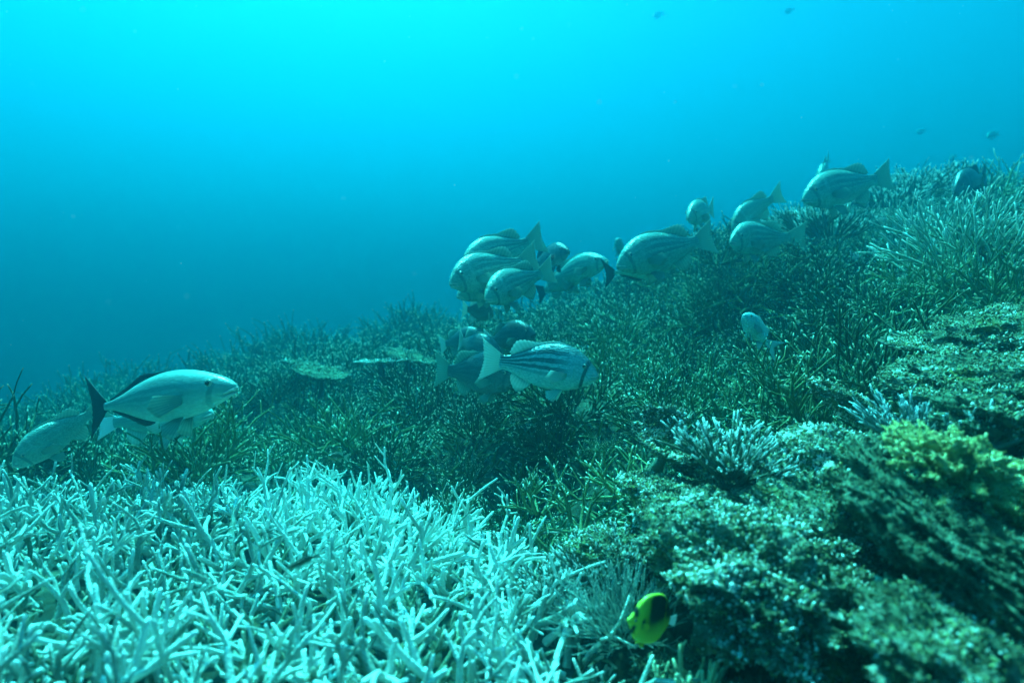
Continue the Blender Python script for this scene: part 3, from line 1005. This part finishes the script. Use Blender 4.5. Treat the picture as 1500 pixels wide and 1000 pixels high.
# nothing of the far side of the slope shows: keep what can be seen (growth tops against a skyline scan)
order = np.argsort(dd)
sky_line = np.full(480, 5000.0)
vis = np.zeros(len(xs), bool)
for i in order:
    b0 = int(np.clip((px[i] + 300) / 5, 2, 477))
    _, ty, _ = project(xs[i], ys[i], zs[i] + .30)
    if ty < sky_line[b0 - 2:b0 + 3].max() + 12:
        vis[i] = True
    hw = max(1, int(.10 * FPX / dd[i] / 5))
    _, ly, _ = project(xs[i], ys[i], zs[i] + .12)
    sl = slice(max(0, b0 - hw), min(480, b0 + hw + 1))
    sky_line[sl] = np.minimum(sky_line[sl], ly)
keep &= vis
xs, ys, zs, px, py, dd = [a[keep] for a in (xs, ys, zs, px, py, dd)]
order = np.argsort(dd)
onscreen = (px > -20) & (px < 1520)
used, n_obj = {}, 0
far_v, far_f, far_t, nn = [], [], [], 0
for i in order:
    coarse_zone = px[i] > 830 or (px[i] < 500 and dd[i] < 4.3)
    k = 'coarse' if (coarse_zone and rng.random() < .8) else 'fine'
    if k == 'coarse' and rng.random() < .22:
        k = 'tan'
    if dd[i] > 4.9:
        k = 'low'
    if 1120 < px[i] < 1450 and py[i] < 350 and rng.random() < .75:  # pale-coloured bushes make the ridge look hazier
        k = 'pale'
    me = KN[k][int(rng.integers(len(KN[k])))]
    s_ = rng.uniform(.80, 1.45) * (1.0 if dd[i] < 5 else 1.2)
    if dd[i] < 5 and rng.random() < .16:            # gaps between the colonies
        s_ *= .55
        me = KN['fine'][int(rng.integers(6))]
        k = 'fine'
    if px[i] > 1480:
        s_ = min(s_, .75)
    for (fx0, fy1, fx1, fd) in [(600, 590, 970, 2.95), (1070, 520, 1150, 2.6), (-60, 645, 370, 2.9)]:      # open water where fish swim
        if fx0 < px[i] < fx1 and dd[i] < fd:
            while s_ > .3 and project(xs[i], ys[i], zs[i] + .52 * s_)[1] < fy1:
                s_ -= .05
    m = Matrix.Translation((xs[i], ys[i], zs[i] - .02)) @ Matrix.Rotation(rng.uniform(-.25, .25), 4, 'X') @ Matrix.Rotation(rng.uniform(-.25, .25), 4, 'Y') @ Matrix.Rotation(rng.uniform(0, 6.28), 4, 'Z') @ Matrix.Scale(s_, 4)
    if onscreen[i] and n_obj < 290:
        o = bpy.data.objects.new('staghorn_coral', me)
        link(o)
        o.matrix_world = m
        kind = {'coarse': 'coarse brown', 'tan': 'lighter tan', 'fine': 'fine pale-tipped', 'low': 'hazy far', 'pale': 'pale hazy'}[k]
        used.setdefault(label_for(kind, px[i], py[i], dd[i], used), []).append((px[i], o))
        tag(o, label_for(kind, px[i], py[i], dd[i], used), 'coral', 'brown staghorn bushes on the slope')
        n_obj += 1
    else:
        me = KN['far'][int(rng.integers(4))]
        n = len(me.vertices)
        co = np.empty(n * 3, np.float32)
        me.vertices.foreach_get('co', co)
        A = np.array(m)
        far_v.append(co.reshape(-1, 3) @ A[:3, :3].T + A[:3, 3])
        f = np.empty(len(me.loops), np.int32)
        me.loops.foreach_get('vertex_index', f)
        far_f.append(f.reshape(-1, 3) + nn)
        t = np.empty(n, np.float32)
        me.attributes['tip'].data.foreach_get('value', t)
        far_t.append(t)
        nn += n
if far_v:
    o = obj('staghorn_thicket', mesh('staghorn_thicket', np.vstack(far_v), np.vstack(far_f), M['fine_coral'], {'tip': np.concatenate(far_t)}))
    tag(o, 'far mass of dark staghorn thicket fading into the blue water', 'coral', kind='stuff')
ORD = ['leftmost', 'second from left', 'third from left', 'fourth from left', 'fifth from left', 'sixth from left', 'seventh from left', 'eighth from left', 'ninth from left', 'tenth from left', 'eleventh from left', 'twelfth from left', 'thirteenth from left']
for lab, lst in used.items():
    lst.sort(key=lambda q_: q_[0])
    if len(lst) > 1:
        for r_, (_, o) in enumerate(lst):
            o['label'] = lab + (', ' + ORD[min(r_, 12)] if r_ < len(lst) - 1 else ', rightmost')
            if len(o['label'].split()) > 16:
                o['label'] = o['label'].replace(' bright-tipped', '').replace('fine pale-tipped', 'fine').replace('lighter ', '').replace('coarse ', '')
print('thicket objects', n_obj, 'far copies', len(far_v), 'far verts', nn)

# low growth between the bushes: countless short sprigs
sprig = []
for _ in range(6):
    T = Tubes(4)
    for _k in range(13):
        a_ = rng.uniform(0, 6.28)
        grow(T, (math.cos(a_) * .02, math.sin(a_) * .02, -.03), unit(np.array([math.cos(a_), math.sin(a_), rng.uniform(.3, 1.6)])), rng.uniform(.07, .14), .006, .004, 3, 0, 0, .05, .2, .0)
    sprig.append((np.vstack(T.v), np.array(T.f), np.concatenate(T.t)))
xs, ys, zs = scatter(-3.6, 3.6, 1.6, 4.8, .125)
px, py, dd = project(xs, ys, zs + .06)
keep = (px > -150) & (px < 1750) & ~inside(WHITE, px, py)
lv, lf, lt, nn = [], [], [], 0
for x_, y_, z_ in zip(xs[keep], ys[keep], zs[keep]):
    v_, f_, t_ = sprig[int(rng.integers(6))]
    a_, s_ = rng.uniform(0, 6.28), rng.uniform(.7, 1.4)
    rot_ = np.array([[math.cos(a_), -math.sin(a_), 0], [math.sin(a_), math.cos(a_), 0], [0, 0, 1]]) * s_
    z_ += .09 * fbm((x_ * 1.5, y_ * 1.5, 0.3), 5) - .03 + mound(x_, y_)
    lv.append(v_ @ rot_.T + np.array([x_, y_, z_]))
    lf.append(f_ + nn)
    lt.append(t_)
    nn += len(v_)
o = obj('low_coral_growth', mesh('low_coral_growth', np.vstack(lv), np.vstack(lf), M['dark_coral'], {'tip': np.concatenate(lt)}))
tag(o, 'short dark coral sprigs covering the rock between the bushes', 'coral', kind='stuff')

# ------------------------------------------------------------------ rocks, plates and other corals at the right
import bmesh


def ico(sub):
    bm = bmesh.new()
    bmesh.ops.create_icosphere(bm, subdivisions=sub, radius=1)
    v = np.array([p.co[:] for p in bm.verts])
    f = np.array([[q_.index for q_ in fc.verts] for fc in bm.faces])
    bm.free()
    return v, f


ICO6, ICO5, ICO1 = ico(6), ico(5), ico(1)


def tufts(V, F, count, size, seed, up_only=-0.3, patch=5.0, lift=0.0, bright=0.0, power=1.0):
    """small leafy crusts and knobs standing on a surface; returns verts, faces, tone"""
    a, b_, c = V[F[:, 0]], V[F[:, 1]], V[F[:, 2]]
    n = np.cross(b_ - a, c - a)
    ar = np.linalg.norm(n, axis=1)
    n = n / (ar[:, None] + 1e-12)
    wgt = ar * np.clip((n[:, 2] - up_only), 0, 1)
    if wgt.sum() <= 0:
        wgt = ar
    pk = rng.choice(len(F), count, p=wgt / wgt.sum())
    r1, r2 = rng.random(count), rng.random(count)
    fl = r1 + r2 > 1
    r1[fl], r2[fl] = 1 - r1[fl], 1 - r2[fl]
    p = a[pk] + (b_[pk] - a[pk]) * r1[:, None] + (c[pk] - a[pk]) * r2[:, None]
    N = n[pk]
    vs_, fs_, ts_, nn_ = [], [], [], 0
    for i in range(count):
        z = unit(N[i] + rng.normal(0, .45, 3))
        x_ = unit(np.cross(z, rng.normal(0, 1, 3)))
        y_ = np.cross(z, x_)
        pt = fbm(p[i] * patch, 3, seed)
        s_ = size * rng.uniform(.45, 1.35) * (1 + .5 * pt)
        tone = np.clip(.42 + .40 * pt + rng.normal(0, .22) + bright, 0, 1)
        if rng.random() < .7:        # leaf: a bent pointed blade with thickness
            w_, h_ = s_ * rng.uniform(.3, .6), s_ * rng.uniform(.9, 2.0)
            q_ = [p[i] - x_ * w_ * .4 - z * s_ * .3, p[i] + x_ * w_ * .4 - z * s_ * .3, p[i] + y_ * w_ * .3 - z * s_ * .3,
                  p[i] - x_ * w_ + z * h_ * .6 + y_ * w_ * .3, p[i] + x_ * w_ + z * h_ * .6 + y_ * w_ * .3, p[i] - y_ * w_ * .35 + z * h_ * .55, p[i] + z * h_ + y_ * w_ * .7]
            f_ = [(0, 1, 5), (1, 4, 5), (0, 5, 3), (3, 5, 6), (5, 4, 6), (1, 2, 4), (2, 0, 3), (2, 3, 4), (4, 3, 6)]
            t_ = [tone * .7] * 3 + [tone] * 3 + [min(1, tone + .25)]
        else:                         # knob: an uneven lump
            q_ = [p[i] + x_ * s_ * math.cos(k * 1.257) * rng.uniform(.4, .7) + y_ * s_ * math.sin(k * 1.257) * rng.uniform(.4, .7) - z * s_ * .2 for k in range(5)]
            q_ += [p[i] + x_ * s_ * math.cos(k * 1.257 + .6) * rng.uniform(.25, .6) + y_ * s_ * math.sin(k * 1.257 + .6) * rng.uniform(.25, .6) + z * s_ * rng.uniform(.3, .6) for k in range(5)]
            q_ += [p[i] + z * s_ * rng.uniform(.6, .9)]
            f_ = [(k, (k + 1) % 5, 5 + k) for k in range(5)] + [((k + 1) % 5, 5 + (k + 1) % 5, 5 + k) for k in range(5)] + [(5 + k, 5 + (k + 1) % 5, 10) for k in range(5)]
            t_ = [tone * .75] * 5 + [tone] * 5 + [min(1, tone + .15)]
        vs_ += q_
        fs_ += [(f0 + nn_, f1 + nn_, f2 + nn_) for f0, f1, f2 in f_]
        ts_ += t_
        nn_ += len(q_)
    return np.array(vs_), np.array(fs_), np.array(ts_)


def rock(name, c, size, rot, seed, label, mat='rock', flake='flake', n=2600, fsize=.011, rough=.30, cat='rock', group=None, sub=5, bright=0.0, freq=2.6, part='encrusting_growth', up=-1.05):
    n, fsize = int(n * 2.3), fsize * .58
    V, F = (ICO6 if sub == 6 else ICO5)
    V = V.copy()
    d = np.array([fbm(p * freq, 6, seed) for p in V])
    d2 = np.array([abs(fbm(p * freq * 3.1, 4, seed + 5)) for p in V])
    d3 = np.array([fbm(p * freq * 7.0, 3, seed + 9) for p in V])
    V = V * (1 + rough * 1.15 * d - .75 * rough * d2 + .34 * rough * d3 + .14)[:, None]
    V = V * np.array(size)
    cen = P(*c)
    Rm = np.array((Matrix.Rotation(R(rot[2]), 3, 'Z') @ Matrix.Rotation(R(rot[1]), 3, 'Y') @ Matrix.Rotation(R(rot[0]), 3, 'X')))
    V = V @ Rm.T
    o = bpy.data.objects.new(name, None)
    link(o)
    o.location = cen
    tag(o, label, cat, group)
    obj('stone' if cat == 'rock' else 'mass', mesh('stone', V, F, M[mat]), o)
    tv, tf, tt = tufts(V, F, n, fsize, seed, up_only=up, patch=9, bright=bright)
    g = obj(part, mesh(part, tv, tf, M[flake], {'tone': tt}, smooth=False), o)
    g['kind'] = 'stuff'
    return o


G_R = 'encrusted reef rocks at the right'
rock('reef_rock', (1140, 862, 1.36), (.20, .18, .112), (14, 14, 10), 1.0, 'large speckled encrusted boulder right of the yellow and black fish', n=5200, rough=.34, group=G_R, bright=.24, sub=6)
rock('reef_rock', (1035, 800, 1.55), (.14, .15, .085), (16, 8, 0), 2.0, 'encrusted rock between the boulder and the feathery coral', n=2200, group=G_R, bright=.2)
rock('reef_rock', (1210, 770, 1.56), (.17, .16, .09), (18, 10, -20), 3.0, 'encrusted rock below the bright white crust, above the boulder', n=2600, group=G_R, bright=.05)
rock('reef_rock', (1230, 690, 1.68), (.135, .12, .085), (16, 14, 0), 4.0, 'rock capped with bright white crust left of the yellow coral', n=2600, group=G_R, bright=.5)
rock('reef_rock', (1430, 812, 1.24), (.24, .18, .07), (22, 31, 0), 5.0, 'dark green tilted slab under the yellow coral, over the black crevice', 'dark_rock', 'dark_flake', n=3200, fsize=.010, group=G_R, freq=1.8, sub=6)
rock('reef_rock', (1430, 1000, 1.02), (.16, .14, .065), (22, 27, 0), 6.0, 'encrusted rock at the bottom right corner below the black crevice', n=1800, group=G_R)
rock('reef_rock', (1330, 730, 1.45), (.15, .13, .075), (24, 22, 0), 7.0, 'dull green rock just left of and under the yellow coral', 'dark_rock', 'flake', n=1800, group=G_R, bright=-.05)
rock('reef_rock', (985, 725, 1.78), (.115, .12, .035), (0, 12, 0), 8.0, 'pale-edged ledge over a dark hole, left of the white crust', n=1700, group=G_R, bright=.14, sub=5)
rock('reef_rock', (905, 810, 1.72), (.105, .10, .045), (0, 8, 0), 9.0, 'low encrusted ledge behind the feathery coral', n=1500, group=G_R, bright=.15, sub=5)
rock('reef_rock', (1085, 690, 1.86), (.155, .14, .05), (0, 6, 0), 10.0, 'encrusted rock carrying the white-tipped bushy coral', n=1900, group=G_R, bright=.0, sub=5)
rock('reef_rock', (1000, 1000, 1.40), (.09, .10, .045), (0, 0, 0), 11.0, 'rock coloured dark as if in shade, in the gap under the boulder', 'dark_rock', 'dark_flake', n=900, group=G_R, sub=5)  # dark rock colour paints in the shade under the boulder
rock('reef_rock', (1200, 1060, 1.18), (.15, .12, .05), (0, 0, 0), 12.0, 'dark rock at the bottom edge below the boulder', 'dark_rock', 'dark_flake', n=1000, group=G_R, sub=5)
rock('reef_rock', (1440, 560, 1.85), (.22, .16, .06), (14, -6, 0), 13.0, 'flat rock shelf above the yellow coral at the right edge', n=2200, group=G_R, bright=.05, sub=5)
rock('reef_rock', (1480, 490, 2.05), (.20, .16, .06), (14, -8, 0), 14.0, 'highest pale rock shelf at the right edge', n=2000, group=G_R, bright=.08, sub=5)
rock('reef_rock', (1480, 620, 1.60), (.15, .12, .05), (0, 10, 0), 15.0, 'shelf rock at the right edge just above the yellow coral', 'dark_rock', 'flake', n=1200, group=G_R, sub=5)
rock('reef_rock', (1270, 610, 1.95), (.16, .06, .03), (0, 32, 0), 16.0, 'narrow whitish ledge slanting down right above the white crust', n=1500, group=G_R, bright=.22, sub=5)
rock('lumpy_coral', (1398, 700, 1.30), (.120, .09, .066), (14, 17, 0), 21.0, 'bright yellow lumpy coral on the dark slab', 'yellow', 'yellow_flake', n=1900, fsize=.009, rough=.6, cat='coral', part='knobs', freq=3.4)
rock('lumpy_coral', (1488, 735, 1.25), (.05, .05, .035), (0, 20, 0), 22.0, 'small yellow lump at the right edge below the big yellow coral', 'yellow', 'yellow_flake', n=700, fsize=.008, rough=.5, cat='coral', part='knobs', freq=3.4, sub=5)


# bushy and plate corals among the rocks
def single(name, me, c, label, rot=(0, 0, 0), scale=1.0, cat='coral', group=None):
    o = obj(name, me, None, P(*c))
    o.rotation_euler = tuple(R(a) for a in rot)
    o.scale = (scale,) * 3
    return tag(o, label, cat, group)


single('bushy_coral', colony('bushy_coral', M['bushy'], 120, .17, .135, .0058, 3, 1, .030, 6, 4, 1.3, .09, .05, .0, .5, .014), (1085, 662, 1.76), 'rounded bushy coral thick with white tips at the top of the rocks', (8, 10, 0), 1.0)
single('bushy_coral', colony('bushy_coral', M['bushy'], 80, .10, .085, .0035, 4, 1, .025, 5, 4, 1.2, .10, .06, .0, .5, .010), (868, 818, 1.66), 'compact pale bushy coral at the right end of the pale staghorn', (14, -8, 0), 1.05)
single('bushy_coral', colony('bushy_coral', M['bushy'], 60, .08, .070, .0035, 4, 1, .025, 5, 4, 1.2, .10, .06, .0, .5, .010), (800, 846, 1.62), 'small bushy coral at the edge of the dark hole', (10, -8, 0), .9)
single('bushy_coral', colony('bushy_coral', M['bushy'], 60, .10, .070, .0038, 4, 1, .022, 5, 4, 1.2, .10, .06, .0, .5, .010), (925, 790, 1.68), 'low white-tipped coral on the ledge below the dark hole', (10, 6, 0), 1.0)
single('bushy_coral', colony('bushy_coral', M['blue_bushy'], 70, .13, .10, .0052, 3, 1, .03, 5, 4, 1.2, .10, .06, .0, .5, .014), (1340, 608, 1.72), 'pale blue tipped bushy coral between the slanting ledge and shelf', (5, 0, 0), 1.05)
single('bushy_coral', colony('bushy_coral', M['blue_bushy'], 24, .10, .12, .0075, 3, 1, .04, 5, 4, 1.2, .10, .06, .0, .5, .014), (1425, 625, 1.58), 'open finger-like coral with bluish tips above the yellow coral', (5, 0, 0), .9)
single('feathery_coral', colony('feathery_coral', M['feathery'], 210, .10, .125, .0018, 3, 1, .04, 3, 5, .9, .08, .05, .0, .35, .006), (905, 895, 1.50), 'soft fuzzy pale green coral behind the yellow and black fish', (12, -10, 0), 1.0)
single('finger_coral', colony('finger_coral', M['finger'], 10, .11, .13, .0085, 2, 1, .05, 8, 5, 1.0, .12, .06, .0, .6, .01), (985, 1035, 1.22), 'thick yellowish finger coral at the bottom edge under the yellow and black fish', (0, 0, 30), 1.0)
single('finger_coral', colony('finger_coral', M['finger'], 5, .06, .11, .0085, 2, 1, .04, 8, 5, 1.0, .12, .06, .0, .6, .01), (1055, 1040, 1.18), 'few stubby finger branches standing at the bottom edge before the boulder', (0, 0, 80), 1.0)
for k, (px_, py_, d_, lab) in enumerate([(850, 755, 1.95, 'open light staghorn standing over the dark hole'), (790, 730, 2.1, 'spindly light staghorn just beyond the pale field'),
                                         (915, 705, 2.05, 'open light staghorn left of the cup coral')]):
    single('open_staghorn_coral', colony('open_staghorn', M['tan_coral'], 9, .16, .17, .0058, 3, 2, .07, 6, 5, 1.1, .12, .03, dome=True), (px_, py_, d_), lab, (0, 0, 40 * k), 1.0, group='open light staghorns by the hole')


def plate(name, c, rad, rot, label, mat='plate', ruf=.12, cup=.25, n=260, seed=0, a0=0, a1=360, nubs=.007, inner=0.01, tone=-0.08, rimtone=.55, rimn=2):
    na, nr_ = 96, 14
    V, F = [], []
    for sgn in (1, -1):
        for i in range(nr_ + 1):
            t = inner + (1 - inner) * i / nr_
            for j in range(na):
                a = R(a0 + (a1 - a0) * j / (na - 1))
                e = 1 + ruf * fbm((math.cos(a) * 2, math.sin(a) * 2, seed), 4)
                rr = rad * t * e
                z = cup * rad * t ** 2 + .05 * rad * fbm((math.cos(a) * t * 3, math.sin(a) * t * 3, seed + 4), 4) + sgn * .006 * (1.3 - t)
                V.append((rr * math.cos(a), rr * math.sin(a) * .9, z))
    K = (nr_ + 1) * na
    for i in range(nr_):
        for j in range(na - 1):
            p = i * na + j
            F += [(p, p + na, p + na + 1), (p, p + na + 1, p + 1), (K + p, K + p + na + 1, K + p + na), (K + p, K + p + 1, K + p + na + 1)]
    for j in range(na - 1):
        p = nr_ * na + j
        F += [(p, K + p, K + p + 1), (p, K + p + 1, p + 1)]
        p = j
        F += [(p, K + p + 1, K + p), (p, p + 1, K + p + 1)]
    for j in (0, na - 1):
        for i in range(nr_):
            p = i * na + j
            F += [(p, p + na, K + p + na), (p, K + p + na, K + p)]
    V, F = np.array(V), np.array(F)
    o = bpy.data.objects.new(name, None)
    link(o)
    o.location = P(*c)
    o.rotation_euler = tuple(R(a) for a in rot)
    tag(o, label, 'coral')
    obj('plate', mesh('plate', V, F, M[mat]), o)
    T = Tubes(5)
    T.add([(0, 0, -rad * .8), (0, 0, -.05), (0, 0, -.022)], [rad * .22, rad * .14, rad * .16], [0, .1, .2])
    obj('stalk', T.mesh('stalk', M['bushy']), o)
    tv, tf, tt = tufts(V, F[:nr_ * (na - 1) * 4], n, nubs, seed, up_only=.3, patch=12, bright=tone)
    g = obj('branchlets', mesh('branchlets', tv, tf, M['flake'], {'tone': tt}, smooth=False), o)
    g['kind'] = 'stuff'
    # brighter knobbly growing rim
    T = Tubes(4)
    for j in range(0, na):
        v = V[nr_ * na + j]
        for _ in range(int(rng.integers(0, rimn + 1))):
            q_ = v + rng.normal(0, rad * .012, 3)
            T.add([q_ - v / np.linalg.norm(v) * .01, q_ + unit(v + np.array([0, 0, rad * .6])) * rng.uniform(.006, .014) * (rad / .12) ** .5], [.0045, .0035], [rimtone, rimtone + .25 * rng.random()])
    rm = obj('rim', T.mesh('rim', M['bushy']), o)
    rm['kind'] = 'stuff'
    return o


plate('cup_coral', (975, 660, 1.92), .12, (32, 14, 0), 'cup-shaped ring coral with a dark hollow left of the bushy coral', cup=.55, n=2200, seed=3.0, a0=60, a1=400, inner=.40, tone=.22, rimtone=.5, rimn=3, nubs=.010)
plate('plate_coral', (600, 526, 4.4), .17, (5, 14, 0), 'small tilted plate coral with bright rim left of the low fish cluster', cup=.1, n=500, seed=5.0)
plate('plate_coral', (558, 530, 4.3), .15, (-2, -2, 0), 'plate coral seen edge on as a thin white line', cup=.02, n=200, seed=6.0, ruf=.3, rimtone=.9, rimn=4)
plate('plate_coral', (470, 550, 4.2), .17, (8, 10, 0), 'pale flat plate coral in the thicket left of the white rim', cup=.15, n=500, seed=7.0)
plate('plate_coral', (440, 532, 4.7), .13, (-2, 5, 0), 'thin plate coral edge just above and left of the pale plate', cup=.03, n=200, seed=8.0, ruf=.25)
plate('plate_coral', (1390, 505, 2.1), .18, (6, -8, 0), 'broad flat plate coral beside the highest rock shelf', cup=.1, n=1400, seed=9.0, tone=.12)

def hit(a, b_, fallback):
    for d_ in np.arange(1.0, 9.0, .04):
        p = P(a, b_, d_)
        if p.z < ground(p.x, p.y)[0] + .06:
            return float(d_)
    return fallback


# knobs and humps that break the skyline
for px_, py_, d_, s_, lab in [(1050, 375, 4.5, 1.0, 'dark upright staghorn knob on the crest by the small rounded fish'), (590, 490, 7.7, 1.8, 'tall dark staghorn hump on the hazy skyline'),
                              (622, 487, 7.7, 1.4, 'smaller dark staghorn right of the tall hazy hump'), (445, 515, 8.0, 1.8, 'broad hazy staghorn hump at the left skyline'),
                              (405, 528, 8.1, 1.6, 'hazy staghorn sloping down left from the broad hump'), (485, 520, 7.9, 1.5, 'hazy staghorn between the two skyline humps')]:
    o = obj('staghorn_coral', KN['fine'][int(rng.integers(6))], None, P(px_, py_, d_))
    o.scale = (s_, s_, s_ * 1.1)
    o.rotation_euler = (0, 0, rng.uniform(0, 6))
    tag(o, lab, 'coral', 'brown staghorn bushes on the slope')
for px_, py_, d_, lab in [(1180, 320, 4.4, 'sunlit pale coral at the left end of the ridge'), (1215, 330, 4.3, 'sunlit pale coral below the striped fish on the ridge'), (1270, 395, 3.6, 'bright-tipped coral patch on the right slope'),
                          (1310, 400, 3.5, 'second bright-tipped coral right of the patch on the slope'), (1340, 270, 4.9, 'hazy pale coral on the ridge left of the blurred dark fish'),
                          (1300, 285, 4.8, 'hazy pale coral under the tail of the ridge fish'), (1385, 262, 5.0, 'hazy pale coral at the highest point of the ridge')]:
    single('bushy_coral', colony('bushy_coral', M['bushy'], 60, .17, .15, .006, 3, 1, .04, 4, 4, 1.25, .10, .06, .0, .5, .02), (px_, py_ + 4, hit(px_, py_ + 4, d_)), lab, (10, 0, rng.uniform(0, 360)), 1.4, group='pale tipped corals along the ridge')

# fine particles drifting in the water
M['speck'] = mat_plain('drifting_speck', (0.75, 0.78, 0.72), 0.6, 0.2)
sv, sf = [], []
for k in range(420):
    c_ = P(rng.uniform(-150, 1650), rng.uniform(-80, 760), rng.uniform(.7, 1.0) ** .5 * rng.uniform(.8, 5.5))
    if c_.z < ground(c_.x, c_.y)[0] + .3:
        continue
    r_ = rng.uniform(.0006, .0016)
    o6 = np.array([(1, 0, 0), (-1, 0, 0), (0, 1, 0), (0, -1, 0), (0, 0, 1), (0, 0, -1)]) * r_ * rng.uniform(.5, 1.3, (6, 1)) + np.array(c_)
    n0 = len(sv)
    sv += o6.tolist()
    sf += [(n0 + a_, n0 + b_, n0 + e_) for a_, b_, e_ in ((0, 2, 4), (2, 1, 4), (1, 3, 4), (3, 0, 4), (2, 0, 5), (1, 2, 5), (3, 1, 5), (0, 3, 5))]
sp = obj('drifting_particles', mesh('drifting_particles', np.array(sv), np.array(sf), M['speck']))
tag(sp, 'fine pale specks drifting in the open water', 'particles', kind='stuff')

# ------------------------------------------------------------------ the water itself
hz = bpy.data.materials.new('sea_water')
hz.use_nodes = True
hn = hz.node_tree.nodes
hn.clear()
ho = hn.new('ShaderNodeOutputMaterial')
vs = hn.new('ShaderNodeVolumePrincipled')
va = hn.new('ShaderNodeVolumeAbsorption')
ad = hn.new('ShaderNodeAddShader')
sm = max(SCAT)
vs.inputs['Density'].default_value = sm
vs.inputs['Color'].default_value = (*[c / sm for c in SCAT], 1)
vs.inputs['Absorption Color'].default_value = (1, 1, 1, 1)
vs.inputs['Anisotropy'].default_value = 0.87
am = max(ABSO)
va.inputs['Density'].default_value = am
va.inputs['Color'].default_value = (*[1 - c / am for c in ABSO], 1)
hz.node_tree.links.new(vs.outputs[0], ad.inputs[0])
hz.node_tree.links.new(va.outputs[0], ad.inputs[1])
hz.node_tree.links.new(ad.outputs[0], ho.inputs['Volume'])
bx0, bx1, by0, by1, bz0, bz1 = -75, 75, -75, 85, -9, WATER_TOP
hv = [(bx0, by0, bz0), (bx1, by0, bz0), (bx1, by1, bz0), (bx0, by1, bz0), (bx0, by0, bz1), (bx1, by0, bz1), (bx1, by1, bz1), (bx0, by1, bz1)]
hf = [(0, 3, 2, 1), (4, 5, 6, 7), (0, 1, 5, 4), (1, 2, 6, 5), (2, 3, 7, 6), (3, 0, 4, 7)]
ho_ = obj('haze', mesh('haze', hv, hf, hz, smooth=False))
tag(ho_, 'clear blue-green sea water over the reef', 'water', kind='stuff')
